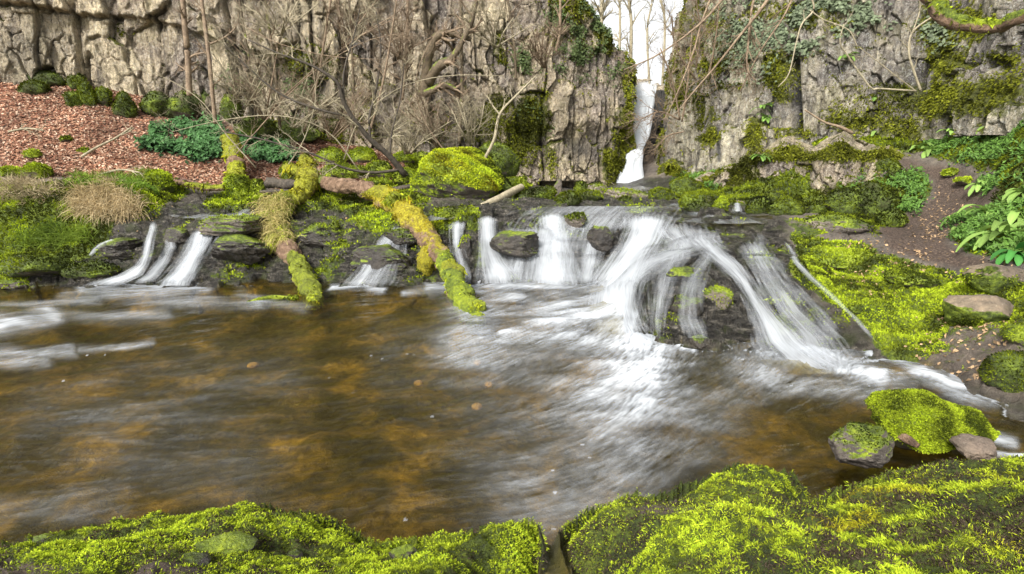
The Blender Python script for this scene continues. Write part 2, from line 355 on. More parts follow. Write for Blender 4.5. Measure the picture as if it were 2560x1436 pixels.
def bank_h(X, Y):
    wx = X+.05*fbm(X*5, Y*5, 91, 3); wy = Y+.05*fbm(X*5+9, Y*5, 92, 3)
    d = sdpoly(wx, wy, bankpoly)
    mound = .075*fbm(X*2.6, Y*2.6, 31, 3)+.035*fbm(X*9, Y*9, 33, 3)
    mound = mound+.028*fbm(X*22, Y*22, 35, 2)
    h = np.where(d > 0, .40+.42*d, .40+d*2.6-6*d*d)+mound*ss(-.15, .12, d)
    h = h-.10*ss(.12, 0, d)*(d > 0)
    return np.clip(h, -.6, 1.25), d
TH = np.radians(np.linspace(-62, 62, 1150))
rr = [.75]
while rr[-1] < 25:
    r = rr[-1]; rr.append(r+(.0065*r if r < 8.6 else .0135 if r < 11.3 else .0075*r))
RR = np.array(rr); OY = -.6
NR, NC = len(RR), len(TH)
GX = RR[:, None]*np.sin(TH)[None]; GY = OY+RR[:, None]*np.cos(TH)[None]
# coarse evaluation of the smooth surface, then upsampled
cr = np.arange(0, NR, 3); cr = np.r_[cr, NR-1] if cr[-1] != NR-1 else cr
cc = np.arange(0, NC, 4); cc = np.r_[cc, NC-1] if cc[-1] != NC-1 else cc
Hc = rbf(GX[np.ix_(cr, cc)], GY[np.ix_(cr, cc)])
tmp = np.array([np.interp(np.arange(NC), cc, row) for row in Hc])
H0 = np.array([np.interp(np.arange(NR), cr, tmp[:, j]) for j in range(NC)]).T
PX0, PY0 = proj(GX, GY, H0)
# zones
Zcas = pmask(PX0+18*fbm(GX*2, GY*2, 3), PY0, [(-600,790),(-600,690),(60,655),(230,600),(300,555),(430,500),(560,485),(780,485),(1040,500),(1200,490),(1750,490),(1960,540),(1990,620),(2060,740),(2200,850),(2190,900),(1900,900),(1600,870),(1450,760),(800,770)], 22)
Zright = pmask(PX0, PY0, [(1960,570),(2110,530),(2330,640),(2560,700),(2560,1100),(2200,900),(2000,700)], 30)
def terrace(h, step, sharp, ph): 
    q = (h+ph)/step; f = q-np.floor(q)
    return (np.floor(q)+ss(.5-.5*sharp, .5+.5*sharp, f))*step-ph
f1, f2, wid = worley(GX*1.5+.3*fbm(GX, GY, 5), GY*1.9+.3*fbm(GX, GY, 6), 11)
ph = .10*(wid-.5)+.05*fbm(GX*1.1, GY*1.1, 8)
T1 = terrace(H0+.035*fbm(GX*3, GY*3, 21, 3), .17, .32, ph)
T1 = .75*T1+.25*terrace(H0+.02*fbm(GX*7, GY*7, 23, 2), .06, .4, ph*2)
H = H0*(1-.85*Zcas)+T1*.85*Zcas
crk = np.exp(-((f2-f1)/.05)**2)
H += Zcas*.17*(wid-.5)
k1, k2, kid, kx_, ky_ = worley2(GX*4.2+.5*fbm(GX*2, GY*2, 15, 2), GY*5.5, 19)
H += Zcas*(.09*(kid-.5)+.05*kx_*(_h(np.floor(kid*999), kid*0, 3)-.5)-.03*np.exp(-((k2-k1)/.06)**2))
H -= .07*crk*Zcas
H += Zcas*(.022*fbm(GX*6, GY*6, 41, 4)+.012*fbm(GX*25, GY*25, 42, 3))
T2 = terrace(H0+.05*fbm(GX*2.5, GY*2.5, 24, 3), .13, .35, ph)
H = H*(1-.85*Zright)+(T2+.035*fbm(GX*6, GY*6, 43, 5)+.05*(kid-.5))*.85*Zright
oth = 1-np.maximum(Zcas, Zright)
H += oth*(.06*fbm(GX*1.5, GY*1.5, 51, 4)+.02*fbm(GX*9, GY*9, 52, 3))*ss(3.5, 6, GY)
# stones on the pool bed
g1, g2, gid = worley(GX*1.6, GY*1.6, 61)
H += (1-Zcas)*ss(0, -.25, H0)*(.16*np.clip(.5-g1, 0, 1)*(gid > .45)+.03*fbm(GX*5, GY*5, 62, 3))
# left bank mounds of moss and turf
Zl = pmask(PX0, PY0, [(-600,440),(420,445),(480,490),(400,520),(290,560),(220,650),(-600,690)], 20)
H += Zl*(.10*fbm(GX*1.7, GY*1.7, 71, 3)+.03*fbm(GX*6, GY*6, 72, 2))
HB, DB = bank_h(GX, GY)
near = GY < 4.5
H = np.where(near, np.maximum(H, HB), H)
cpx3, cpy3 = proj(GX, GY, np.full_like(GX, .36))
chz = pmask(cpx3, cpy3, [(1335,1325),(1405,1325),(1430,1350),(1450,1520),(1320,1520),(1350,1380)], 10)*near
H = np.where(chz > .05, np.maximum(H, (.30+.10*ss(1330, 1500, cpy3)+.03*fbm(GX*14, GY*14, 95, 3))*chz), H)
PXg, PYg = proj(GX, GY, H)
# channel floor between the two near mounds
def blur(a, k):
    for ax in (0, 1):
        c = np.cumsum(np.concatenate([np.repeat(a.take([0], ax), k+1, ax), a, np.repeat(a.take([-1], ax), k, ax)], ax), ax)
        n = a.shape[ax]
        a = (c.take(range(2*k+1, 2*k+1+n), ax)-c.take(range(0, n), ax))/(2*k+1)
    return a
Hs = blur(blur(H, 4), 4)
Hs2 = blur(blur(H, 8), 8)
Hm = H.copy()
for _ in range(5):
    for ax in (0, 1): Hm = np.maximum(Hm, np.maximum(np.roll(Hm, 1, ax), np.roll(Hm, -1, ax)))
Hm = blur(blur(Hm, 4), 4)
def samp(A_, X, Y):
    X = np.asarray(X, float); Y = np.asarray(Y, float)
    r = np.hypot(X, Y-OY); th = np.arctan2(X, Y-OY)
    fi = np.clip(np.interp(r, RR, np.arange(NR)), 0, NR-1.001); fj = np.clip(np.interp(th, TH, np.arange(NC)), 0, NC-1.001)
    i = fi.astype(int); j = fj.astype(int); a = fi-i; b = fj-j
    return (A_[i, j]*(1-b)+A_[i, j+1]*b)*(1-a)+(A_[i+1, j]*(1-b)+A_[i+1, j+1]*b)*a
def hit(px, py, A_=None, off=0., y0=1.2):
    """where the view line of a pixel meets the ground"""
    A_ = H if A_ is None else A_
    px = np.atleast_1d(np.asarray(px, float)); py = np.atleast_1d(np.asarray(py, float))
    dx, dy, dz = ray(px, py); Yd = y0*1.004**np.arange(int(math.log(24/y0)/math.log(1.004)))
    found = np.zeros(px.shape, bool); Yh = np.full(px.shape, Yd[-1]); pd = np.ones(px.shape); pY = Yd[0]
    for Yv in Yd:
        t = Yv/dy; z = CZ+dz*t; g = samp(A_, dx*t, np.full(px.shape, Yv))+off; dd_ = z-g
        new = (~found) & (dd_ <= 0); Yh = np.where(new, pY+(Yv-pY)*np.clip(pd/(pd-dd_+1e-9), 0, 1), Yh); found |= new; pd = dd_; pY = Yv
    t = Yh/dy
    return np.stack([dx*t, Yh, CZ+dz*t], -1)
# ------------------------------------------------------------------ ground masks
wx = PXg+22*fbm(GX*2.2, GY*2.2, 101, 4)*np.clip(9/np.maximum(GY, 1), .8, 3); wy = PYg+14*fbm(GX*2.2, GY*2.2, 103, 4)*np.clip(9/np.maximum(GY, 1), .8, 3)
def pm(poly, s=14): return pmask(wx, wy, poly, s)
moss = np.zeros_like(H)
moss = np.maximum(moss, ss(-.10, .03, DB)*near)
moss = np.maximum(moss, .95*pm([(1975,575),(2060,590),(2250,640),(2300,655),(2420,690),(2560,680),(2700,800),(2560,820),(2400,790),(2360,850),(2390,880),(2250,915),(2190,880),(2160,810),(2060,735),(1995,680)]))
moss = np.maximum(moss, .9*pm([(-900,430),(100,455),(420,440),(480,480),(430,505),(300,560),(225,640),(150,665),(0,680),(-900,700)]))
moss = np.maximum(moss, .85*pm([(500,500),(560,480),(660,478),(700,500),(640,520),(520,522)]))
moss = np.maximum(moss, .75*pm([(700,490),(1040,470),(1080,500),(960,600),(900,570),(860,530),(720,530)]))
moss = np.maximum(moss, .9*pm([(1070,530),(1180,512),(1200,530),(1130,570),(1090,590)]))
moss = np.maximum(moss, .95*pm([(720,380),(900,370),(1320,400),(1330,490),(1000,480),(760,490),(700,440)]))
moss = np.maximum(moss, .75*pm([(2000,300),(2700,150),(2700,660),(2430,650),(2370,590),(2460,500),(2500,440),(2300,380),(2060,420)]))
moss = np.maximum(moss, .8*pm([(2060,480),(2300,420),(2330,470),(2300,530),(2190,590),(2120,560),(2050,520)]))
moss = np.maximum(moss, .6*pm([(1950,550),(2080,530),(2150,560),(2000,600)]))
moss = np.maximum(moss, .75*pm([(1690,440),(1850,400),(2100,390),(2150,500),(1980,530),(1690,505)]))
moss = np.maximum(moss, .55*pm([(2230,880),(2420,800),(2600,780),(2600,1000),(2420,950)]))
for (a, b, r1, r2, v) in [(120,690,50,8,.8),(310,640,60,8,.6),(560,690,70,10,.6),(640,665,60,10,.7),(820,680,50,14,.7),(830,560,50,30,.6),(1440,555,35,22,1),(1610,527,50,10,.9),(1190,640,30,40,.5),(1280,610,80,25,.55),
                          (1310,600,30,30,.5),(1900,640,40,16,.7),(2090,790,50,25,.55),(1800,750,30,20,.8),(970,650,60,20,.45),(490,545,40,12,.5),(260,650,50,8,.5),(790,590,40,40,.6),(80,720,60,8,.5),(1180,560,30,30,.6)]:
    moss = np.maximum(moss, v*bmask(wx, wy, a, b, r1, r2))
flat_ = np.clip(1-np.hypot(np.gradient(H, axis=0)/np.gradient(GY, axis=0).clip(1e-3), 0)*1.2, 0, 1)
ledm = (.30*ss(.5, .9, flat_)+.40*ss(-.1, .3, fbm(GX*1.7, GY*1.7, 120, 3)))*Zcas*pm([(520,480),(1100,480),(1060,700),(560,720)], 30)
moss = np.maximum(moss, ledm+.1*Zcas); moss = np.maximum(moss, .42*Zcas*ss(.1, .4, fbm(GX*2.1, GY*2.1, 121, 3)))
moss *= 1-.9*np.maximum(bmask(wx, wy, 430, 1415, 160, 28), bmask(wx, wy, 60, 1420, 180, 30))
moss *= 1-.8*bmask(wx, wy, 1650, 1270, 120, 25)
rocky = pm([(1100,1500),(1240,1385),(1290,1390),(1300,1440),(1330,1500)], 8)*near
chan = pmask(PXg, PYg, [(1345,1310),(1400,1315),(1425,1345),(1440,1500),(1330,1500),(1362,1370)], 6)*near
moss *= (1-chan)
litter = pm([(-900,150),(200,180),(420,270),(700,320),(1010,370),(1010,450),(700,472),(440,452),(300,448),(0,432),(-900,440)], 8)
litter *= (1-.8*bmask(wx, wy, 560, 300, 200, 60))
soil = pm([(2230,400),(2350,410),(2500,470),(2420,560),(2350,600),(2440,650),(2560,690),(2400,670),(2230,620),(2190,580),(2330,500),(2330,450)], 10)
soil = np.maximum(soil, .35*pm([(2250,900),(2400,840),(2560,850),(2560,1000),(2400,960)], 20))
soil = np.maximum(soil, (1-moss)*near*ss(-.1, .0, DB)*.9*(1-chan))
moss *= (1-soil*(~near)); moss *= 1-.85*litter
sub = np.maximum(ss(.0, -.06, H)*(GY < 12), chan)
moss *= (1-sub)
wet = np.maximum(Zcas, sub); wet = np.maximum(wet, ss(.10, 0, H)*(GY < 9)); wet *= 1-.3*Zright
wet = np.maximum(wet, pm([(1300,440),(1700,440),(1950,520),(1800,600),(1200,560)], 10))
# ------------------------------------------------------------------ split into named ground pieces
idx = np.arange(NR*NC).reshape(NR, NC)
quads = grid_faces(NR, NC)
cpx = PXg.ravel()[quads].mean(1); cpy = PYg.ravel()[quads].mean(1); cY = GY.ravel()[quads].mean(1)
region = np.zeros(len(quads), int)      # 0 stream bed
inn = lambda poly: inside(cpx, cpy, poly)
region[inn([(-5000,-2000),(9000,-2000),(9000,430),(2380,430),(2100,500),(1700,485),(1300,490),(1000,485),(760,490),(480,480),(420,445),(-5000,445)])] = 1  # hillside
region[inn([(-5000,445),(420,445),(490,485),(430,508),(300,560),(225,640),(150,668),(0,684),(-5000,760)])] = 2   # left bank
region[inn([(1960,560),(2100,500),(2380,430),(9000,430),(9000,1300),(2560,1060),(2210,915),(2190,870),(2150,800),(2050,735),(1990,680)])] = 3   # right bank
region[inn([(2230,400),(2350,410),(2500,470),(2420,560),(2350,600),(2440,650),(2600,690),(2400,670),(2230,620),(2190,580),(2330,500),(2330,450)])] = 4
region[(DB.ravel()[quads].mean(1) > -.13) & (cY < 4.3)] = 5
names = ['stream_bed', 'hillside', 'left_bank', 'right_bank', 'path', 'near_bank']
V = np.stack([GX, GY, H], -1).reshape(-1, 3)
at = dict(moss=moss.ravel(), litter=litter.ravel(), soil=soil.ravel(), wet=wet.ravel(), sub=sub.ravel())
for k, nm in enumerate(names):
    q = quads[region == k]; u, inv = np.unique(q, return_inverse=True)
    o = mesh_obj(nm, V[u], inv.reshape(q.shape), M['ground'], attrs={a: b[u] for a, b in at.items()})
    o['kind'] = 'structure'
# wide ground beyond the gorge and below everything
gv = np.array([(-300, -300, -1.2), (300, -300, -1.2), (300, 400, -1.2), (-300, 400, -1.2)], float)
o = mesh_obj('ground', gv, [[0, 1, 2, 3]], M['ground'], attrs=dict(moss=[.5]*4, litter=[0]*4, soil=[1]*4, wet=[0]*4, sub=[0]*4)); o['kind'] = 'structure'
#@@PART2
# ================================================================== POOL
PT = np.radians(np.linspace(-56, 56, 1400)); pr_ = [1.6]
while pr_[-1] < 12: pr_.append(pr_[-1]*1.0042+ (0 if pr_[-1] < 8 else -.008))
PRr = np.array(pr_); WX = PRr[:, None]*np.sin(PT)[None]; WY = OY+PRr[:, None]*np.cos(PT)[None]
HW = samp(H, WX, WY)
keep = (HW < .03)
keep = keep & (WY < 9.6)
WPX, WPY = proj(WX, WY, np.zeros_like(WX))
flow = [[(1600,740),(1630,900),(1570,1050),(1400,1180),(1100,1240)], [(2180,950),(1950,990),(1800,1080),(1600,1230),(1350,1330)],
        [(1560,760),(1250,800),(1000,880),(600,960),(0,1060),(-500,1100)], [(1000,735),(500,745),(300,770),(0,830),(-500,880)],
        [(1200,1110),(800,1150),(400,1210),(0,1290),(-500,1330)], [(1450,1000),(1100,1090),(700,1120),(300,1130),(-300,1190)],
        [(700,800),(300,850),(-100,920)], [(2540,1040),(2350,960),(2230,910),(2150,940)], [(1900,780),(2000,880),(2150,945)], [(2450,1110),(2250,1060),(2050,1080),(1850,1130)],
        [(1500,700),(1330,740),(1180,790),(1080,860)]]
sx = np.zeros_like(WX); sy = np.zeros_like(WX)
for f in flow:
    for a, b in zip(f[:-1], f[1:]):
        A3 = PZ(*a, 0); B3 = PZ(*b, 0); d = (B3-A3)[:2]; d /= np.linalg.norm(d)
        w = 1/(seg_dist(WX, WY, [tuple(A3[:2]), tuple(B3[:2])])**2+.02)
        sx += w*d[0]; sy += w*d[1]
nn = np.hypot(sx, sy)+1e-9; sx /= nn; sy /= nn
turn = .35*fbm(WX*.9, WY*.9, 77, 2)
sx, sy = sx*np.cos(turn)-sy*np.sin(turn), sx*np.sin(turn)+sy*np.cos(turn)
kx = WX[keep]; ky = WY[keep]; fx_ = sx[keep]; fy_ = sy[keep]
def lic(freq, L, n, seed):
    acc = 0
    for k in np.linspace(-L, L, n): acc = acc+vn((kx+fx_*k)*freq, (ky+fy_*k)*freq, seed)
    return acc/math.sqrt(n)
dist_ = np.hypot(kx, ky)
S1 = lic(38, .11, 13, 1); S2 = lic(14, .35, 13, 2); S3 = lic(5, .7, 9, 3); S0 = lic(75, .035, 7, 4)
S = np.zeros_like(WX); S[keep] = .34*S1+.12*S2+.03*S3+.50*S0*ss(9, 6, dist_)
Sl = np.zeros_like(WX); Sl[keep] = .35*S2+.35*S3+.5*fbm(kx*1.3, ky*1.3, 401, 3)
qx = WPX+18*fbm(WX*3, WY*3, 7, 3); qy = WPY+8*fbm(WX*3, WY*3, 8, 3)
def st(pts_, w, v): return v*smask(qx, qy, pts_, w)
fo = np.zeros_like(WX)+.0
fo_b = 0
for pts_, w, v in [([(1560,790),(1450,800),(1300,790),(1180,790)],60,.38),([(1620,840),(1580,930),(1480,980)],90,.30),([(1600,900),(1500,1060),(1350,1150)],190,.16),([(1450,830),(1300,860),(1150,880)],60,.22),([(2000,890),(2120,930),(2230,960)],60,.35),([(1500,700),(1400,712),(1250,716),(1140,712),(1080,722)],16,.9), ([(1540,740),(1400,765),(1280,800)],36,.55), ([(1590,770),(1500,790),(1440,795)],42,.75), ([(1590,800),(1470,800),(1330,815),(1250,835)],14,.85),
                   ([(1300,735),(1200,765),(1160,800)],22,.55), ([(1600,830),(1625,880),(1625,930)],40,.85), ([(1620,860),(1610,960)],70,.30), ([(1610,900),(1560,1060)],110,.17),
                   ([(1560,810),(1600,850)],40,.8), ([(1400,740),(1570,770)],50,.4), ([(1220,770),(1190,820)],26,.4),
                   ([(1940,850),(2030,890),(2130,925),(2190,945)],34,.95), ([(1900,870),(2060,930),(2200,960)],50,.4), ([(1850,900),(1960,940),(2100,960)],40,.35),
                   ([(2175,880),(2230,897),(2300,922),(2380,965),(2470,985),(2520,1010),(2600,1060)],11,1.1), ([(2290,925),(2340,950),(2400,990),(2480,1000)],22,.65), ([(2380,945),(2470,975),(2560,1030)],15,.7),
                   ([(1680,858),(1740,872)],9,1.0), ([(2230,1062),(2330,1112),(2420,1128),(2560,1138)],7,1.1), ([(2430,1075),(2540,1110)],12,.6),
                   ([(-300,850),(-50,830),(60,812),(130,796)],20,.85), ([(-100,880),(80,885),(180,872)],13,.5), ([(200,872),(290,868),(380,856)],8,.4), ([(-50,905),(120,900)],14,.45), ([(0,770),(120,762),(250,757)],9,.25), ([(130,790),(260,795),(420,788)],14,.28),
                   ([(230,712),(330,706)],10,.8), ([(330,716),(420,714),(510,707)],12,.95), ([(200,722),(400,728),(520,722)],12,.5), ([(160,740),(350,750),(650,760)],14,.28),
                   ([(830,722),(900,716),(950,722)],8,.8), ([(1010,730),(1100,722)],8,.5), ([(600,730),(700,760),(760,770)],14,.22),
                   ([(1700,1080),(1450,1180),(1350,1290)],120,.07), ([(1250,960),(1500,1000)],110,.05), ([(300,1020),(700,960)],90,.07), ([(1280,1250),(1450,1250),(1600,1180)],60,.10), ([(100,1050),(600,1180)],110,.06),  # faint strokes at lower right paint the grey-white water sheen into the foam
                   ([(0,1280),(300,1260)],40,.14), ([(1900,960),(1750,1060)],60,.12), ([(1200,880),(1000,900)],80,.08)]:
    fo = np.maximum(fo, st(pts_, w, v)) if v > .3 else fo+st(pts_, w, v)
near_bank_fade = 1
fo = fo*np.clip(.80+.85*fbm(WX*1.8, WY*4.5, 403, 3), .25, 1.15)
foam = np.clip(fo*(1+.50*S+.40*Sl)+.06*np.clip(S, -1, 2)*ss(.02, .3, fo)+(.035+.05*fbm(WX*.7, WY*.7, 88, 2))*np.clip(S+Sl*.4-.1, 0, 3), 0, 1)
foam = np.clip(foam, 0, 1)**1.1*.90
# small bubbles drifting
b1, b2, bid = worley(WX*9, WY*9, 201)
bub = (b1 < .11)*(bid > .965)*ss(.2, .8, .5+fbm(WX*.8, WY*.8, 5, 2))
foam = np.maximum(foam, .6*bub*(WY < 5.5))
# shoreline lace
foam = np.maximum(foam, .55*np.exp(-((HW+.012)/.012)**2)*(S > -.1)*(WX > 1.2))
WZ = .004*S+.018*Sl*ss(2.5, 4, WY)+.03*fo*(.5+fbm(WX*3, WY*3, 9, 3))
WZ = WZ*ss(.02, -.05, HW)
for cxp, cyp, rx, ry, hh in [(20,800,170,30,.10), (1540,770,60,50,.08), (2020,890,90,30,.05), (1400,810,110,14,.04)]:
    WZ = WZ+hh*bmask(WPX, WPY, cxp, cyp, rx, ry)
q = grid_faces(*WX.shape); kq = keep.ravel()[q].all(1) & ((HW.ravel()[q] < .02).any(1)); q = q[kq]
u, inv = np.unique(q, return_inverse=True)
Vp = np.stack([WX, WY, WZ], -1).reshape(-1, 3)
o = mesh_obj('pool_water', Vp[u], inv.reshape(q.shape), M['pool'], attrs=dict(foam=foam.ravel()[u], streak=(S+Sl).ravel()[u])); o['kind'] = 'structure'
# upstream water on the shelf (fast, shallow, grey)
ux = np.linspace(-7, 6.5, 520); uy = np.linspace(9.3, 18.6, 420)
UX, UY = np.meshgrid(ux, uy); HU = samp(H, UX, UY); HUs = samp(Hs2, UX, UY)
lev = np.interp(UY, [9.3, 9.8, 11, 13, 18.6], [.84, .875, .90, .925, .95])
UPX, UPY = proj(UX, UY, lev)
okm = inside(UPX, UPY, [(1000,566),(1080,540),(1190,512),(1220,500),(1300,480),(1500,470),(1660,470),(1710,490),(1820,512),(1935,535),(1925,585),(1820,566),(1700,556),(1560,545),(1400,543),(1250,540),(1150,545)])
okm |= inside(UPX, UPY, [(455,478),(520,478),(560,500),(640,520),(640,548),(560,556),(420,542),(430,512),(490,500)])
okm &= HUs < lev+.05
lev = np.maximum(lev, HUs+.004)
S5 = 0
for k in np.linspace(-.5, .5, 11): S5 = S5+vn(UX*9+k*2*0, (UY+k)*9, 31)+.6*vn(UX*22, (UY+k*.6)*22, 32)
S5 /= 5
q = grid_faces(*UX.shape); q = q[okm.ravel()[q].all(1)]
u, inv = np.unique(q, return_inverse=True)
lev2 = lev+.02*fbm(UX*4, UY*2.2, 33, 3)+.006*S5
fo2 = np.clip(.06+.12*S5+.22*fbm(UX*2, UY*1.2, 35, 3), 0, .8)
o = mesh_obj('stream_water', np.stack([UX, UY, lev2], -1).reshape(-1, 3)[u], inv.reshape(q.shape), M['pool'], attrs=dict(foam=fo2.ravel()[u], streak=S5.ravel()[u])); o['kind'] = 'structure'

# ================================================================== CLIFFS
def path_resample(st_, ds):
    st_ = np.asarray(st_, float); L = np.r_[0, np.cumsum(np.hypot(np.diff(st_[:, 0]), np.diff(st_[:, 1])))]
    s = np.arange(0, L[-1], ds); r = np.stack([np.interp(s, L, st_[:, k]) for k in range(st_.shape[1])], -1)
    kk = max(3, int(.5/ds)); ker = np.ones(kk)/kk
    for c in range(st_.shape[1]):
        r[:, c] = np.convolve(np.pad(r[:, c], (kk//2, kk-1-kk//2), mode='edge'), ker, 'valid')
    return s, r
def jit_cells(x, s, row=None):
    i = np.floor(x); f = x-i; row = np.zeros_like(i) if row is None else row
    j0 = .55*_h(i, row, s); j1 = .55*_h(i+1, row, s)+1
    cell = np.where(f < j0, i-1, i)
    jm = .55*_h(i-1, row, s)-1
    d = np.minimum(np.abs(f-j0), np.minimum(np.abs(j1-f), np.abs(f-jm)))
    return cell, d
def wall(name, stations, ds, dz, seed, colw=1.0, rowh=.9, amp=1.0, lean=.06, paint=None, cap=4.0, mat=None, kind='structure', rough=1.0, label=None, cat=None, capm=.9):
    """stations: X, Y, z bottom, z top.  The face looks to the right hand side of the path reversed (towards the camera)."""
    s, r = path_resample(stations, ds)
    tx = np.gradient(r[:, 0], s); ty = np.gradient(r[:, 1], s); n = np.hypot(tx, ty); nx, ny = ty/n, -tx/n
    nz = int((r[:, 3]-r[:, 2]).max()/dz)
    v = np.linspace(0, 1, nz)[:, None]
    Z = r[None, :, 2]+v*(r[:, 3]-r[:, 2])[None]; Sg = np.broadcast_to(s[None], Z.shape)
    us = Sg+.22*fbm(Sg*.6, Z*.35, seed, 3)+.05*fbm(Sg*3, Z*1.2, seed+1, 3)
    zs = Z+.12*fbm(Sg*.7, Z*.9, seed+2, 3)+.10*Sg*.3
    colc, dcol = jit_cells(us/colw, seed+3)
    rowc, drow = jit_cells(zs/rowh+_h(colc, colc*0, seed+4)*7, seed+5, colc)
    blk = _h(colc, rowc, seed+6); cb = _h(colc, colc*0, seed+7)
    bigc, dbig = jit_cells(us/(colw*2.7), seed+8)
    bb = _h(bigc, bigc*0, seed+9)
    w1, w2, wi, wx_, wy_ = worley2((us+.25*fbm(us*1.1, zs*1.1, seed+50, 3))/(colw*.8), (zs+.2*fbm(us*1.4, zs, seed+51, 3))/(rowh*1.7), seed+52)
    v1, v2, vi, vx_, vy_ = worley2((us+.06*fbm(us*5, zs*5, seed+53, 3))/(colw*.27), (zs+.06*fbm(us*5, zs*4, seed+54, 3))/(rowh*.5), seed+55)
    b2 = vi; blk = wi
    hsh = lambda q_, k_: _h(np.floor(q_*9999), q_*0, k_)-.5
    disp = .55*(bb-.5)+.26*(cb-.5)+.30*(wi-.5)+.38*hsh(wi, 1)*wx_+.22*hsh(wi, 2)*wy_
    disp += .11*(vi-.5)+.20*hsh(vi, 3)*vx_+.14*hsh(vi, 4)*vy_
    some = ss(-.15, .25, fbm(Sg*.8, Z*.6, seed+56, 3)); some2 = ss(-.1, .3, fbm(Sg*1.7, Z*1.7, seed+57, 3))
    g = np.exp(-(dcol*colw/.028)**2)*some; g2 = np.exp(-((w2-w1)*colw*.8/.030)**2)*some2
    g3 = np.exp(-(dbig*colw*2.7/.05)**2); g4 = np.exp(-((v2-v1)*colw*.27/.018)**2)*some
    disp -= .17*g+.14*g2+.20*g3+.05*g4
    disp += rough*(.13*fbm(us*1.3, zs*.5, seed+14, 3)+.030*fbm(us*6, zs*2.5, seed+15, 4)+.026*fbm(us*22, zs*12, seed+16, 4))
    disp *= amp
    disp -= lean*(Z-r[None, :, 2])
    X = r[None, :, 0]+nx[None]*disp; Y = r[None, :, 1]+ny[None]*disp
    fade = ss(0, .06, v)*0+1
    px, py = proj(X, Y, Z)
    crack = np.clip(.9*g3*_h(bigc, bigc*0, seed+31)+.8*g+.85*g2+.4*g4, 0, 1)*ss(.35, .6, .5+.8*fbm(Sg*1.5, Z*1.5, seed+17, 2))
    ms = np.zeros_like(Z); stn = np.zeros_like(Z); push = np.zeros_like(Z)
    if paint: ms, stn, push = paint(px, py, X, Y, Z, Sg, blk)
    dd = np.gradient(disp, axis=0)
    ledge = blur(np.clip(-dd/dz, 0, 3), 1)
    ms = ms+.45*np.clip(ledge-.5, 0, 1)
    X = X+nx[None]*push; Y = Y+ny[None]*push
    # cap going back from the top edge
    rows = [(X, Y, Z)]
    k = np.linspace(.03, 1, 24)[:, None]**1.5*cap
    capX = X[-1][None]-nx[None]*k; capY = Y[-1][None]-ny[None]*k; capZ = Z[-1][None]+.25*k**.8+.16*fbm(capX*2.2, capY*2.2, seed+40, 4)*np.minimum(k*4, 1)
    X = np.vstack([X, capX]); Y = np.vstack([Y, capY]); Z = np.vstack([Z, capZ])
    z0 = np.zeros_like(capX); one = z0+1
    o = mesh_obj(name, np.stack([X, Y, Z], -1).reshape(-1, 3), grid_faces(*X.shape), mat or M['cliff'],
                 attrs=dict(block=np.vstack([blk*.7+b2*.3, z0+.5]).ravel(), moss=np.vstack([ms, one*capm]).ravel(), shade_stain=np.vstack([stn, z0]).ravel(), crack=np.vstack([crack, z0]).ravel()))
    if kind: o['kind'] = kind
    fx, fy = proj(X, Y, Z)
    return o, (X, Y, Z, np.vstack([ms, one*capm]), fx, fy, (nx, ny))
def ST(lst): return [(*PY(px, py, Y)[:2], zb, zt) for px, py, Y, zb, zt in lst]
def paint_left(px, py, X, Y, Z, Sg, blk):
    ax = px+14*fbm(X*2, Z*2, 61, 3); ay = py+14*fbm(X*2, Z*2, 62, 3)
    m_ = np.zeros_like(px)
    for (a, b, r1, r2, v) in [(1260,260,40,30,.8),(1250,120,30,60,.55),(1330,300,55,80,.95),(1300,350,60,70,.8),(1380,390,30,60,.6),(1230,300,35,50,.8),(1200,330,60,60,.6),(1090,330,120,70,.4),(900,260,90,130,.35),(760,160,110,60,.6),(640,140,60,50,.45),
                              (820,340,60,50,.7),(1560,330,40,110,.75),(1530,420,50,60,.7),(1440,20,80,40,.9),(1530,80,50,50,.9),(1480,120,60,50,.55),(1390,90,50,60,.5),(1450,240,40,60,.35),(1180,200,40,80,.35),(300,90,40,40,.3),(760,200,50,60,.5),(1570,200,30,90,.6),(1130,420,90,40,.7),(700,320,80,40,.6)]:
        m_ = np.maximum(m_, v*bmask(ax, ay, a, b, r1, r2))
    stn = .8*bmask(ax, ay, 1450, 375, 55, 35)*(py > 345)+.9*bmask(px, ay, 1588, 330, 40, 190)  # slot wall shade painted dark; also darker below the overhanging block
    stn = np.maximum(stn, .55*bmask(ax, ay, 60, 130, 110, 90)*(.5+.5*(blk > .4)))
    ly = np.interp(px, [-400,0,90,200,330,430,520,640,760], [-10,12,22,36,48,62,90,130,190])+12*fbm(X*1.6, X*0, 5, 4)+5*fbm(X*8, X*0, 6, 2)
    above = ss(4, -4, py-ly)*ss(760, 620, px)
    crackline = .8*np.exp(-((py-ly-3)/5.)**2)*ss(-.25, .25, fbm(X*1.3, Z*.2, 68, 2))*ss(720, 640, px)
    _old = np.exp(-(seg_dist(px, py+8*fbm(X*2, X*0, 5, 3), [(-200,0),(0,12),(90,22),(200,36),(330,48),(430,62),(520,90),(640,130),(700,160)])/4.0)**2)
    push = .22*above-.14*crackline
    push += .30*ss(70, 50, np.abs(px-1448)+0*px)*ss(348, 300, py)*ss(210, 260, py)       # overhanging block by the fall
    push += -.9*bmask(px, py, 805, 195, 24, 50)
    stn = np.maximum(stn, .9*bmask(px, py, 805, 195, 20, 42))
    push += -.9*ss(60, 40, np.abs(px-1400))*ss(452, 462, py)
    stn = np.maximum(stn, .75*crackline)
    return m_, np.clip(stn, 0, 1), push
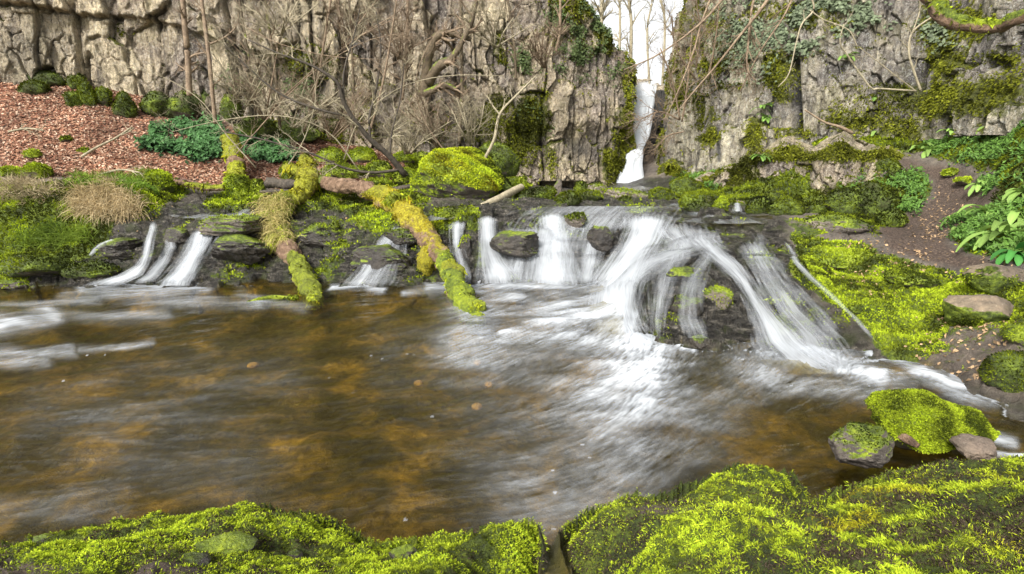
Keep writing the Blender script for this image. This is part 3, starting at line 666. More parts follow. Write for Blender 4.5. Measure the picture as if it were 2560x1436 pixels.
left = ST([(-900,200,12.5,2.5,9),(-300,200,13.4,2.6,9),(0,200,14.3,2.8,9),(200,210,14.9,2.8,9),(420,240,15.2,2.4,9),(620,290,15.2,2.0,9),(850,350,16.0,1.6,9),(1050,380,16.6,1.2,8.8),(1250,420,17.0,.8,8.0),(1330,440,17.2,.7,7.2),(1390,440,17.3,.6,6.9),(1440,440,17.4,.6,6.6),(1490,440,17.6,.6,5.9),(1540,440,17.8,.6,5.2),(1576,440,18.2,.6,4.75),(1584,440,19.2,.6,4.7),(1578,440,21.5,.6,4.8),(1560,440,24,.6,5.0)])
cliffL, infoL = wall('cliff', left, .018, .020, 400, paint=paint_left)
def paint_right(px, py, X, Y, Z, Sg, blk):
    ax = px+16*fbm(X*2, Z*2, 63, 3); ay = py+16*fbm(Y*2, Z*2, 64, 3)
    m_ = np.zeros_like(px)+.12
    for (a, b, r1, r2, v) in [(1680,440,50,50,.8),(1650,380,30,70,.5),(1790,290,50,40,.55),(1950,180,40,70,1.0),(1960,240,30,25,.8),(1890,330,30,50,1.),(1780,340,25,40,.8),(1800,140,110,120,.5),(1720,250,70,60,.5),(1740,60,90,90,.5),(1690,180,60,120,.45),(2000,50,140,60,.55),(2260,230,120,40,.55),
                              (2350,150,60,70,.8),(2420,60,150,60,.6),(2330,60,60,80,.6),(2500,150,90,50,.6),(2400,250,200,60,.85),(2150,300,130,40,.7),(2250,330,120,50,.7),(2000,330,80,30,.6),(1900,430,60,60,.7),(2500,230,100,60,.8)]:
        m_ = np.maximum(m_, v*bmask(ax, ay, a, b, r1, r2))
    stn = .85*bmask(ax, ay, 1640, 330, 45, 190)  # shade on the right wall of the slot, painted into the colour
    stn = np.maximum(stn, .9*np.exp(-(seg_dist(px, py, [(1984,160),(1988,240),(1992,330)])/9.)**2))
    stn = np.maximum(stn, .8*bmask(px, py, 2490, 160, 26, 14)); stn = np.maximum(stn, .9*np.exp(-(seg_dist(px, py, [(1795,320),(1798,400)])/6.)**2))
    push = -.45*np.exp(-(seg_dist(px, py, [(1984,150),(1988,240),(1992,335)])/11.)**2)
    push += .35*bmask(px, py, 1930, 190, 45, 90)+.3*ss(2040, 2000, px)*0
    push += -.4*bmask(px, py, 2490, 160, 26, 16)
    return m_, np.clip(stn, 0, 1), push
right = ST([(1640,400,25,.6,6.5),(1655,400,21.5,.6,6.3),(1640,400,19.3,.6,6.0),(1628,400,18.2,.6,6.5),(1660,440,17.4,.6,7.5),(1740,420,16.4,.6,8.5),(1850,400,15.4,1.0,9),(1990,370,14.4,1.5,9),(2120,335,13.6,2.0,9),(2300,290,12.8,2.2,9),(2420,250,11.6,2.3,9),(2560,200,10.2,2.3,8.5),(2800,170,8.8,2.0,8),(3300,150,7.2,1.6,7.5),(4200,150,5.2,1.2,7)])
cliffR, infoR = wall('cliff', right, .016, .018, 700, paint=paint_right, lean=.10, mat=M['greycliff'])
def paint_ledge(px, py, X, Y, Z, Sg, blk):
    m_ = .22+.6*ss(.55, .0, (Z-1)*0+ (py-385)/60.)+.35*(fbm(X*1.3, Z*.5, 66, 3) > .15)
    m_ = np.maximum(m_, .55*ss(445, 475, py))
    return m_, 0*px, 0*px
ledge = ST([(1690,480,15.2,.6,1.1),(1750,480,14.2,.6,1.35),(1800,480,13.4,.6,1.5),(1850,480,13.0,.6,2.05),(1900,480,12.8,.6,1.75),(1960,480,12.6,.6,2.25),(2020,480,12.4,.6,1.85),(2080,480,12.1,.6,2.35),(2130,480,11.9,.6,1.95),(2200,470,11.7,.8,2.1),(2270,450,11.9,1.0,1.9),(2330,440,12.4,1.2,2.0)])
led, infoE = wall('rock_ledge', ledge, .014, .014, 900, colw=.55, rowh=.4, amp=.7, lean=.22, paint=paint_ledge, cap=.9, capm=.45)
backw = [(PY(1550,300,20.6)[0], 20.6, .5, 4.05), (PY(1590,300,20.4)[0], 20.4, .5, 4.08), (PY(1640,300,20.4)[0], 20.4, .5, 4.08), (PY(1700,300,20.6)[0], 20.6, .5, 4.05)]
wall('cliff', backw, .03, .03, 950, amp=.5, lean=.02, cap=6, capm=-1., paint=lambda px, py, X, Y, Z, Sg, blk: (px*0-1, px*0+.97, px*0))  # wall behind the fall painted near black as slot shade

# upper stream plateau seen through the gap, hidden floor for the top water
# ================================================================== WATERFALLS
def ribbon(name, rows, nu, nv, mat, parent=None, off=0., useY=None, side=.0, seed=0, label=None, cat=None, group=None, thick=.03, A_=None, dpow=1.0, densf=None):
    """rows: (py, px left, px right[, Y]) from the top down.  Without Y the sheet lies on the smoothed rock."""
    rows = np.array(rows, float); t = np.r_[0, np.cumsum(np.hypot(np.diff(rows[:, 0]), np.diff(rows[:, 1:3].mean(1))))]; t /= t[-1]
    tv = np.linspace(0, 1, nv); k = np.ones(max(3, nv//12)); k /= k.sum()
    R_ = np.stack([np.interp(tv, t, rows[:, c]) for c in range(rows.shape[1])], -1)
    u = np.linspace(0, 1, nu)
    PXr = R_[:, 1:2]*(1-u)+R_[:, 2:3]*u; PYr = np.broadcast_to(R_[:, 0:1], PXr.shape).copy()
    if rows.shape[1] > 3:
        dx, dy, dz = ray(PXr, PYr); tt = R_[:, 3:4]/dy
        P = np.stack([dx*tt, np.broadcast_to(R_[:, 3:4], PXr.shape), CZ+dz*tt], -1)
        bulge = .10*np.sin(PI*u)[None]+.03*fbm(u[None]*9+0*PXr, tv[:, None]*2+0*PXr, seed+3, 2)
        P[..., 1] -= bulge
    else:
        P = hit(PXr.ravel(), PYr.ravel(), A_ if A_ is not None else Hm, off, 4.).reshape(nv, nu, 3)
        z = P[..., 2]; z = blur(z, 1); P[..., 2] = z
        P[..., 2] += thick*np.sin(PI*u)[None]*.6
    L = np.r_[0, np.cumsum(np.linalg.norm(np.diff(P[:, nu//2], axis=0), axis=1))]
    Wd = np.linalg.norm(P[:, -1]-P[:, 0], axis=1).mean()
    UV = np.stack([np.broadcast_to(u*Wd+seed*1.7, PXr.shape), np.broadcast_to(L[:, None]+seed, PXr.shape)], -1)
    wob = .22*fbm(tv[:, None]*6+0*PXr, u[None]*2+0*PXr, seed+7, 3)
    e = np.clip(np.minimum(u, 1-u)[None]*2+wob*(1-np.abs(2*u-1))[None], 0, 1)**dpow
    e = np.where((u < .02)[None] | (u > .98)[None], 0, e)
    e = e*ss(0, .12, tv)[:, None]*(1-.35*ss(.88, 1, tv))[:, None]
    if densf is not None: e = e*densf(PXr, PYr, u[None], tv[:, None])
    o = mesh_obj(name, P.reshape(-1, 3), grid_faces(nv, nu), mat, attrs=dict(dens=e.ravel()), uv=UV.reshape(-1, 2), parent=parent)
    tag(o, label, cat, group); return o
fall = M['fall']
tall = make_fallwater('tall_falling_water', 1.45, 12, .5, 2.4, 1.35)
wf = empty('waterfall', PY(1580, 470, 18.2), 'tall narrow white waterfall dropping through the slot between the two cliffs', 'waterfall')
ribbon('upper_drop', [(199,1572,1648,20.1),(206,1572,1646,19.5),(240,1573,1640,19.2),(300,1572,1633,19.1),(340,1580,1625,19.0),(370,1586,1610,18.9),(392,1584,1602,18.7)], 60, 220, tall, wf, seed=2, dpow=.35)
ribbon('lower_drop', [(368,1590,1606,18.6),(385,1564,1610,18.5),(410,1542,1608,18.4),(440,1535,1612,18.3),(478,1526,1622,18.1)], 60, 120, tall, wf, seed=4, dpow=.35)
CG = 'white cascades pouring over the rock shelf'
def cas(rows, seed, label, dens=1.0, nu=70, nv=130, off=.02, **k):
    mt = make_fallwater('cascade_water', dens*(.80 if dens > .8 else 1.08), contrast=2.1 if dens > .8 else 1.5)
    return ribbon('cascade', rows, nu, nv, mt, off=off, seed=seed, label=label, cat='cascade', group=CG, **k)
cas([(545,372,402),(575,364,400),(600,356,392),(640,345,388),(665,325,385),(690,270,380),(708,200,350),(716,180,330)], 11, 'thin white cascade falling in the gap left of the dark stone block, leftmost tall drop', 1.1)
cas([(548,545,590),(570,505,560),(585,462,548),(620,452,540),(650,440,520),(680,415,512),(705,380,505),(718,370,505)], 13, 'broad white cascade fanning out just left of the dark brick-like rock block', 1.25)
cas([(600,268,300),(612,240,270),(625,226,250),(642,215,236)], 15, 'tiny white trickle over the low rock beside the grassy left bank', 1.0, 30, 50)
cas([(560,975,1005),(590,940,1030),(620,910,1010),(650,885,990),(680,862,980),(705,835,965),(722,815,955)], 17, 'lacy fan-shaped cascade directly left of the long orange mossy log', .9)
cas([(548,1110,1180),(580,1112,1172),(620,1115,1170),(655,1120,1180),(690,1110,1200),(712,1080,1210)], 19, 'narrow white cascade just right of the long orange mossy log', .95)
cas([(535,1175,1262),(560,1182,1255),(590,1184,1255),(630,1180,1265),(660,1170,1295),(690,1155,1340),(712,1145,1360)], 21, 'white cascade below the bare grey pole, flaring at its foot', 1.2)
cas([(528,1320,1440),(560,1325,1440),(590,1330,1445),(620,1315,1455),(650,1300,1475),(685,1280,1490),(715,1260,1510)], 23, 'wide white curtain cascade at the centre below the small mossy stone', 1.2)
cas([(590,1470,1490),(615,1462,1488),(640,1450,1490)], 25, 'faint thin trickle on the wet rock between the two widest cascades', .8, 24, 40)
cas([(520,1520,1720),(550,1525,1720),(575,1530,1700),(600,1520,1690),(640,1490,1670),(680,1460,1650),(720,1430,1640),(770,1420,1640),(815,1430,1650),(850,1450,1670)], 27, 'largest bright white cascade sweeping down left of the dark rounded rock mound', 1.3, 120, 200, off=.03)
cas([(548,1690,1830),(575,1680,1830),(600,1680,1830),(630,1720,1850),(665,1770,1880),(700,1810,1900),(740,1835,1925),(780,1850,1960),(820,1850,2010),(860,1840,2070),(900,1850,2150),(940,1880,2230)], 29, 'white chute running diagonally down right of the dark rounded rock mound', 1.0, 110, 220, off=.03)
cas([(590,1935,1960),(620,1960,1985),(660,1975,2010),(700,2010,2050),(750,2060,2110),(800,2120,2160),(860,2175,2205)], 31, 'thin silvery trickle along the edge of the bright mossy right bank', .55, 24, 160, off=.01)
cas([(508,1830,1855),(520,1828,1858),(532,1826,1862)], 33, 'little spout between two flat stones at the back right of the stream', 1.2, 20, 24, off=.03)
cas([(514,1180,1880),(530,1130,1880),(548,1100,1870),(566,1090,1850),(580,1090,1840)], 41, 'thin clear sheet of water sliding over the lip above the main cascades', .52, 240, 60, off=.02)
cas([(606,1790,1830),(640,1730,1810),(690,1680,1800),(740,1660,1790),(800,1650,1800),(850,1660,1830)], 43, 'sparse white threads running over the dark rounded rock mound', .50, 90, 160, off=.02)
cas([(520,600,650),(545,560,620),(575,540,600),(610,520,570)], 45, 'thin sheet of water above the dark brick-like rock block', .55, 60, 60)
cas([(562,1095,1660),(590,1090,1650),(620,1085,1640),(660,1080,1640),(700,1075,1630),(716,1070,1630)], 51, 'wide half-transparent veil of water falling between the main central cascades', .56, 260, 120)
cas([(575,1620,1800),(610,1600,1790),(650,1590,1780),(700,1580,1740),(750,1590,1710),(800,1600,1690),(850,1610,1680)], 52, 'grey veil of water sliding over the left shoulder of the dark rounded rock mound', .52, 110, 160)
cas([(585,1800,1930),(630,1810,1960),(700,1850,2000),(780,1880,2060),(850,1900,2160),(920,1900,2230)], 53, 'half-transparent veil of water spreading beside the white chute', .55, 110, 180)
cas([(560,960,1050),(600,900,1060),(650,870,1060),(700,830,1060),(722,810,1050)], 54, 'half-transparent veil around the lacy fan cascade under the long log', .5, 110, 110)
cas([(562,470,600),(600,430,580),(650,400,550),(700,350,530),(718,300,520)], 55, 'half-transparent veil around the broad left cascade', .5, 110, 110)
cas([(540,1500,1850),(580,1520,1860),(620,1560,1880),(660,1500,1740),(710,1460,1660),(770,1440,1640),(830,1440,1660)], 56, 'broad soft veil of water joining the largest cascade and the top of the white chute', .62, 200, 200)
cas([(590,410,440),(620,400,450),(650,380,440),(690,340,420),(712,300,400)], 46, 'fine water threads between the two tall left cascades', .6, 50, 100)
cas([(600,1255,1330),(640,1250,1340),(690,1240,1330)], 48, 'dripping threads on the dark rock between the flaring and the wide cascade', .55, 60, 70)
cas([(600,1440,1530),(640,1430,1530),(690,1420,1520),(715,1410,1520)], 49, 'dripping threads on the dark rock right of the wide central curtain', .62, 60, 80)
cas([(560,1840,1930),(620,1850,1960),(700,1900,2030),(780,1960,2120),(850,2010,2180)], 50, 'thin silver threads over the dark ledges right of the white chute', .42, 90, 160, off=.015)
#@@PART3
# ================================================================== BOULDERS
def ico(sub):
    import bmesh
    bm = bmesh.new(); bmesh.ops.create_icosphere(bm, subdivisions=sub, radius=1.0)
    v = np.array([x.co[:] for x in bm.verts]); f = np.array([[w_.index for w_ in x.verts] for x in bm.faces]); bm.free(); return v, f
ICO = {k: ico(k) for k in (4, 5, 6)}
def n3(v, s, seed, o=4):
    return (fbm(v[:, 0]*s+11.3, v[:, 1]*s+v[:, 2]*s*.7, seed, o)+fbm(v[:, 1]*s-5.1, v[:, 2]*s+v[:, 0]*s*.6, seed+3, o)+fbm(v[:, 2]*s+2.2, v[:, 0]*s-v[:, 1]*s*.5, seed+6, o))/1.7
def tufts(P, N, L, W, cols, seed=0, droop=.0, spread=.7, bend=.35, two=True):
    """leaf-shaped blades standing on points P with normals N; two triangles each. returns V, F, C"""
    rg = np.random.default_rng(seed); n = len(P)
    d = N+spread*rg.normal(size=(n, 3)); d /= np.linalg.norm(d, axis=1)[:, None]
    sidev = np.cross(d, rg.normal(size=(n, 3))); sidev /= np.linalg.norm(sidev, axis=1)[:, None]+1e-9
    L = np.broadcast_to(L, n)[:, None]; W = np.broadcast_to(W, n)[:, None]
    tip = P+d*L; tip[:, 2] -= (droop*L[:, 0]); mid = P+d*L*.5+np.cross(d, sidev)*L*bend*.3
    V = np.stack([P-d*L*.1, mid-sidev*W*.5, tip, mid+sidev*W*.5], 1)
    Fq = np.arange(n*4).reshape(n, 4)
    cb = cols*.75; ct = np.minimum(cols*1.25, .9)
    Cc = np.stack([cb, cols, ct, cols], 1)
    return V.reshape(-1, 3), Fq, Cc.reshape(-1, 3)
def vnormals(V, Fc):
    a = V[Fc[:, 1]]-V[Fc[:, 0]]; b = V[Fc[:, 2]]-V[Fc[:, 0]]; fn = np.cross(a, b)
    n = np.zeros_like(V)
    for k in range(Fc.shape[1]):
        for c in range(3): n[:, c] += np.bincount(Fc[:, k], fn[:, c], len(V))
    return n/(np.linalg.norm(n, axis=1)[:, None]+1e-12), np.linalg.norm(fn, axis=1)
def on_surface(V, Fc, N, n, wfun, rg):
    """n random points on a triangle mesh, weighted by wfun(point, normal)"""
    nv, area = vnormals(V, Fc); cen = V[Fc].mean(1); fnn = nv[Fc].mean(1)
    w_ = area*np.clip(wfun(cen, fnn), 0, None); w_ /= w_.sum()
    f = rg.choice(len(Fc), n, p=w_); a = rg.random((n, 2)); a = np.where(a.sum(1)[:, None] > 1, 1-a, a)
    T = V[Fc[f]]; P = T[:, 0]+(T[:, 1]-T[:, 0])*a[:, :1]+(T[:, 2]-T[:, 0])*a[:, 1:]
    return P, fnn[f]
def moss_cols(P, s, rg, lo=(.045, .060, .006), hi=(.46, .57, .03), gold=None, k=1.0):
    t = np.clip(.46+1.5*n3(P, s, 77, 4)+.22*rg.normal(size=len(P)), 0, 1)[:, None]
    c = np.array(lo)*(1-t)+np.array(hi)*t
    if gold is not None:
        g = gold[:, None]; c = c*(1-g)+np.array((.46, .36, .018))*(.5+.6*t)*g
    return c*k*(.8+.4*rg.random((len(P), 1)))
BR = np.random.default_rng(21)
def boulder(px, py, w, h, Y, mat, label, group=None, seed=0, ang=0., flat=.0, fuzz=1500, name='boulder', tint=1.0, dep=.85, sub=5, gold=0., sink=.12, mosswf=None, facets=1.0, cat=None, tilt=0., lump=.16, ground=True, ms=None, skew=0.):
    if ground:
        g_ = hit(px, min(py+.44*h, 1400), Hs, 0., max(1.2, Y-2.2))[0, 1]
        if abs(g_-Y) < 1.8: Y = g_+.2*w*Y/F
    if mat == 'olive': tint = tint*.62
    c = PY(px, py, Y); sc = (Y*cp-(c[2]-CZ)*sp)/F
    a, b = w*sc/2, h*sc/2*(1+sink)
    v, f = ICO[sub]; v = v.copy()
    # planar facets cut into the sphere
    rg = np.random.default_rng(seed+5)
    for _ in range(int(11*facets)):
        d = rg.normal(size=3); d /= np.linalg.norm(d); lim = rg.uniform(.62, .9)
        t = v@d-lim; v = np.where(t[:, None] > 0, v-d*t[:, None]*.88, v)
    r = 1+lump*n3(v, 1.3, seed, 3)+.07*n3(v, 4, seed+21, 3)+.05*n3(v, 7, seed+9, 4)+.018*n3(v, 16, seed+12, 3)
    v *= r[:, None]
    v /= np.abs(v).max(0)[None]
    v[:, 2] = np.where(v[:, 2] < 0, v[:, 2]*(1+.0), v[:, 2])
    if skew: v[:, 2] *= 1-skew*v[:, 0]-.25*skew*np.sin(v[:, 0]*7); v[:, 2] /= 1+.5*abs(skew)
    v *= np.array([a, a*dep, b])
    ca, sa = math.cos(ang), math.sin(ang); ct, st_ = math.cos(tilt), math.sin(tilt)
    v = np.stack([v[:, 0]*ct+v[:, 2]*st_, v[:, 1], -v[:, 0]*st_+v[:, 2]*ct], -1)
    v = np.stack([v[:, 0]*ca-v[:, 1]*sa, v[:, 0]*sa+v[:, 1]*ca, v[:, 2]], -1)
    c = c.copy(); c[2] -= b*sink*.6; c[1] += b*.1; V_ = v+c
    root = empty(name, (c[0], c[1], c[2]-b), label, cat or 'boulder', group)
    mesh_obj('stone', V_, f, M[mat], root)
    if fuzz:
        wf_ = mosswf or ((lambda p, n_: ss(.5, .1, n_[:, 2])*ss(-.2, .2, n3(p, 3, seed+30, 3))) if mat == 'slab' else (lambda p, n_: ss(-.6, .2, n_[:, 2])*ss(-.5, .1, n3(p, 2.2, seed+30, 3)+.25*n_[:, 2]+.2)))
        P, N = on_surface(V_, f, None, fuzz, wf_, rg)
        Lb = np.clip(.0040*Y, .008, .045)*rg.uniform(.6, 1.4, len(P))
        gl = np.clip(gold*(.5+1.2*n3(P, 2, 5, 3)), 0, 1)
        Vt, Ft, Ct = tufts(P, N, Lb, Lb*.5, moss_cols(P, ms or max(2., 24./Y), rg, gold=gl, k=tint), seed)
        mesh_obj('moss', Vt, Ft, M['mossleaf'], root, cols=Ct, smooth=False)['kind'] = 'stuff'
    return root
g_w = 'mossy rocks at the foot of the left cliff'
BL = [  # px, py, w, h, Y, material, fuzz, tint, label, group
 (85,222,74,36,13.6,'olive',500,.30,'low dark moss-covered rock at far left, on the leaf slope under the cliff',g_w),
 (105,200,110,40,13.9,'olive',300,.25,'flat brown-green rock leaning against the left cliff foot behind a smaller mossy one',g_w),
 (30,185,70,26,14.0,'olive',300,.28,'dark mossy rock touching the left edge of the photo below the cliff',g_w),
 (193,208,62,42,13.7,'olive',500,.4,'rounded mossy rock at the left end of the tight cluster on the leaf slope',g_w),
 (228,193,66,46,13.9,'olive',500,.4,'tallest mossy rock at the back of the tight cluster on the leaf slope',g_w),
 (186,250,44,42,13.2,'olive',400,.35,'small shadowed mossy rock, lower left of the tight cluster on the leaf slope',g_w),
 (218,240,42,66,13.2,'olive',500,.45,'upright mossy rock in the front middle of the tight cluster on the leaf slope',g_w),
 (256,242,52,56,13.2,'olive',500,.5,'squat mossy rock in the front right of the tight cluster on the leaf slope',g_w),
 (306,266,56,64,13.0,'olive',600,.5,'egg-shaped mossy rock standing alone right of the cluster on the leaf slope',g_w),
 (270,200,44,34,14.1,'olive',200,.4,'small mossy rock between the cluster and the arched rock at the cliff foot',g_w),
 (385,262,90,64,13.6,'olive',500,.4,'brown rock with patchy moss left of the ivy, beside the egg-shaped rock',g_w),
 (455,268,110,70,13.7,'olive',700,.45,'wide lumpy mossy rock directly above the evergreen ground cover',g_w),
 (528,255,100,76,13.9,'olive',700,.5,'broad mossy rock behind the thin twin trunks above the evergreen patch',g_w),
 (575,268,54,60,13.7,'olive',300,.5,'mossy rock with ivy over it right of the thin twin trunks',g_w),
 (640,330,110,70,14.3,'olive',500,.4,'brown-green rock under the twiggy shrubs right of the evergreen patch',g_w),
 (740,330,120,60,14.8,'olive',500,.45,'low mossy rock below the dark hollow in the cliff',g_w),
 (165,348,24,12,12.1,'mossy',150,.6,'tiny moss cushion alone in the middle of the leaf litter','moss cushions on the leaf litter'),
 (78,386,34,22,11.6,'mossy',200,.8,'bright moss cushion in the leaf litter near the left edge','moss cushions on the leaf litter'),
 (210,378,26,12,11.6,'mossy',120,.8,'small flat moss cushion in the leaf litter right of the left-edge one','moss cushions on the leaf litter'),
 (85,430,78,42,10.9,'mossy',700,.9,'rounded bright mossy hummock behind the grassy left bank','moss hummocks on the left bank'),
 (28,434,70,30,10.9,'mossy',500,.9,'low bright mossy hummock cut by the left edge behind the bank','moss hummocks on the left bank'),
 (396,455,64,52,10.7,'mossy',900,1.05,'bright yellow-green round moss hummock at the right end of the grassy bank','moss hummocks on the left bank'),
 (595,466,72,58,11.6,'mossy',900,1.0,'vivid mossy rock at the foot of the upright mossy stump','mossy rocks around the logs'),
 (644,470,44,40,11.7,'mossy',400,.9,'smaller vivid mossy rock just right of the stump foot, beside the black log','mossy rocks around the logs'),
 (726,432,60,50,11.9,'olive',500,.7,'mossy rock partly hidden left of the fork of the fallen tree','mossy rocks around the logs'),
 (830,392,90,40,12.8,'mossy',700,.7,'mossy rock behind the fork of the fallen tree, beneath the dark sapling twigs','mossy rocks between the logs and the big boulder'),
 (905,390,70,40,13.2,'mossy',600,.85,'mossy rock at the left of the row behind the dark leaning sapling','mossy rocks between the logs and the big boulder'),
 (860,430,110,44,12.4,'mossy',800,.8,'wide low mossy rock under the drooping twigs between fallen tree and sapling','mossy rocks between the logs and the big boulder'),
 (945,425,80,50,12.6,'mossy',700,.8,'mossy rock just left of the foot of the dark leaning sapling','mossy rocks between the logs and the big boulder'),
 (1010,395,60,34,13.2,'mossy',500,1.0,'bright round mossy rock above the foot of the dark leaning sapling','mossy rocks between the logs and the big boulder'),
 (1060,400,70,36,13.4,'mossy',500,.8,'duller mossy rock touching the upper left of the largest boulder','mossy rocks between the logs and the big boulder'),
 (1012,442,62,40,12.5,'mossy',500,1.0,'mossy mound the dark leaning sapling grows out of','mossy rocks between the logs and the big boulder'),
 (940,462,80,30,12.2,'mossy',500,.6,'low mossy rock behind the reddish end of the long fallen log','mossy rocks between the logs and the big boulder'),
 (1195,392,70,34,12.9,'mossy',600,1.1,'bright mossy rock peeking over the top of the largest boulder','mossy rocks behind the largest boulder'),
 (1240,420,130,120,13.6,'olive',1200,.6,'tall dull green boulder right behind the largest boulder','mossy rocks behind the largest boulder'),
 (1278,462,90,46,12.9,'mossy',700,.7,'sloping mossy rock above the bare grey pole','mossy rocks behind the largest boulder'),
 (1262,472,60,50,12.7,'olive',300,.5,'squarish brown mossy stone between the largest boulder and the grey pole','mossy rocks behind the largest boulder'),
 (1328,500,96,46,12.2,'olive',700,.6,'dark mossy stone at the right end of the bare grey pole','stones lining the back of the stream'),
 (1358,484,70,34,12.8,'olive',400,.55,'mossy stone behind the right end of the bare grey pole','stones lining the back of the stream'),
 (1395,470,24,46,13.6,'halfmoss',0,.5,'small grey pillar stone under the cliff overhang','stones lining the back of the stream'),
 (1420,500,66,38,12.1,'olive',500,.5,'dark mossy stone in the stream next to a tiny gap of falling water','stones lining the back of the stream'),
 (1456,470,44,32,13.4,'olive',300,.7,'round mossy stone right of the black cliff overhang','stones lining the back of the stream'),
 (1492,474,56,28,13.2,'paletop',200,.6,'pale-topped stone left of the foot of the tall waterfall','stones lining the back of the stream'),
 (1468,490,80,26,12.5,'olive',400,.7,'flat mossy stone in front of the pale-topped one left of the waterfall','stones lining the back of the stream'),
 (1562,486,124,30,12.5,'paletop',250,.6,'long pale flat stone right in front of the foot of the tall waterfall','stones lining the back of the stream'),
 (1654,488,84,32,12.3,'olive',500,.65,'mossy flat stone right of the foot of the tall waterfall','stones lining the back of the stream'),
 (1564,500,30,14,12.0,'olive',100,.6,'small stone below the long pale flat stone','stones lining the back of the stream'),
 (1720,470,90,50,13.4,'olive',600,.5,'mossy rock at the right corner of the plunge area, under the right cliff','stones lining the back of the stream'),
 (1762,505,130,56,11.8,'olive',1200,.65,'lumpy mossy rock left of the little spout at the back right','stones lining the back of the stream'),
 (1803,512,36,38,11.5,'mossy',300,.8,'small bright moss-topped lump at the right end of the lumpy rock','stones lining the back of the stream'),
 (1847,509,38,14,11.5,'bare',0,.6,'small bare grey stone capping the little spout','stones lining the back of the stream'),
 (1895,517,70,46,11.4,'olive',500,.45,'dark brown mossy stone right of the little spout','stones lining the back of the stream'),
 (1960,520,96,44,11.2,'olive',400,.5,'smooth rounded grey-green stone below the low mossy rock wall','stones lining the back of the stream'),
 (2040,520,90,30,11.0,'olive',400,.5,'flat green-grey slab at the right end of the row of stream stones','stones lining the back of the stream'),
 (2120,505,110,70,10.9,'olive',900,.6,'mossy rock at the left end of the leafy mound beside the path','mossy rocks beside the path'),
 (2185,495,120,90,10.8,'olive',1100,.6,'tallest mossy rock of the leafy mound beside the path','mossy rocks beside the path'),
 (2240,430,40,44,11.4,'olive',200,.5,'small upright brown stone on top of the leafy mound','mossy rocks beside the path'),
 (2210,415,60,40,11.7,'olive',300,.6,'dark mossy stone at the right end of the low rock wall','mossy rocks beside the path'),
 (2230,545,70,50,9.6,'olive',500,.6,'mossy rock hanging over the left edge of the brown path','mossy rocks beside the path'),
 (2377,433,34,18,10.5,'mossy',250,1.0,'small bright moss-topped stone on the brown path, the farther of two','mossy stones on the path'),
 (2410,453,34,16,10.0,'mossy',250,1.0,'small bright moss-topped stone on the brown path, the nearer of two','mossy stones on the path'),
 (2515,692,190,80,5.75,'slab',900,.9,'tilted slab with a bare pale top at the right edge under the ferns','slabs on the right bank'),
 (2450,772,200,86,5.35,'slab',1500,1.0,'moss-sided slab with a bare brown top in front of the tilted one','slabs on the right bank'),
 (2575,838,120,54,4.75,'mossy',600,.8,'small mossy rock cut off by the right edge below the slabs','slabs on the right bank'),
 (110,655,270,62,8.75,'olive',2500,.8,'long low dark mossy ledge rock at the waterline at far left','mossy ledge rocks of the left bank'),
 (30,700,150,34,8.4,'halfmoss',500,.6,'flat wet ledge stone in the water at the left edge','mossy ledge rocks of the left bank'),
 (230,668,150,46,8.6,'olive',900,.6,'mossy ledge stone at the waterline left of the tiny trickle foot','mossy ledge rocks of the left bank'),
 (2100,640,170,50,8.1,'mossy',1400,.8,'long mossy ledge stone right of the top of the silvery trickle','mossy ledge stones on the right bank'),
 (2290,700,150,40,6.9,'mossy',1200,.8,'mossy ledge stone in the middle of the bright right bank','mossy ledge stones on the right bank'),
 (2180,770,130,40,6.3,'mossy',1200,1.0,'bright mossy ledge stone in the lower part of the right bank','mossy ledge stones on the right bank'),
 (2090,560,180,44,9.3,'halfmoss',500,.6,'pale rocky hump at the top of the right bank below the stream stones','mossy ledge stones on the right bank'),
 (2540,930,130,90,4.3,'olive',1500,.7,'dark mossy rock at the right edge above the foam line','mossy ledge stones on the right bank'),
 (1795,745,76,56,7.15,'halfmoss',250,.7,'wet dark stone with a moss cap on the rounded rock mound','wet stones in the cascade'),
 (1752,856,56,34,6.15,'wetrock',0,.6,'small brown wet stone at the foot of the rounded rock mound','wet stones in the cascade'),
 (1720,766,90,44,7.1,'wetrock',0,.6,'flat wet black stone on the left face of the rounded rock mound','wet stones in the cascade'),
 (1700,690,90,40,8.0,'wetrock',0,.6,'low wet stone near the top of the rounded rock mound','wet stones in the cascade'),
]
for i, (px, py, w_, h_, Y, mt, fz, tn, lb, gp) in enumerate(BL):
    nm = 'boulder' if w_ > 60 else 'stone'
    cat = 'boulder' if nm == 'boulder' else 'stone'
    if 'hummock' in lb or 'cushion' in lb: nm = 'moss_hummock'; cat = 'moss hummock'
    if 'slab' in gp: nm = 'rock_slab'; cat = 'slab'
    boulder(px, py, w_, h_, Y, mt, lb, gp, seed=100+i*13, ang=BR.uniform(-.6, .6), fuzz=int(fz*1.6), tint=tn, name=nm if nm != 'stone' else 'small_stone', sub=5 if w_ > 80 else 4, facets=2.0 if 'slab' in gp else 1.0, lump=.08 if 'slab' in gp else .18, sink=.25, cat=cat, dep=.8 if h_ > 26 else 1.1, tilt=.22 if 'tilted' in lb or 'moss-sided' in lb else 0)
# the largest boulder
boulder(1143,436,232,138,12.1,'mossy','largest boulder, thickly covered in bright yellow-green moss, dark underneath at its right end', None, seed=4012, fuzz=14000, tint=1.05, sub=6, gold=.45, sink=.06, dep=.9, facets=.7, cat='boulder', ground=False,
        mosswf=lambda p, n_: ss(-.5, .1, n_[:, 2]), lump=.24, ms=3.2, skew=-.12)
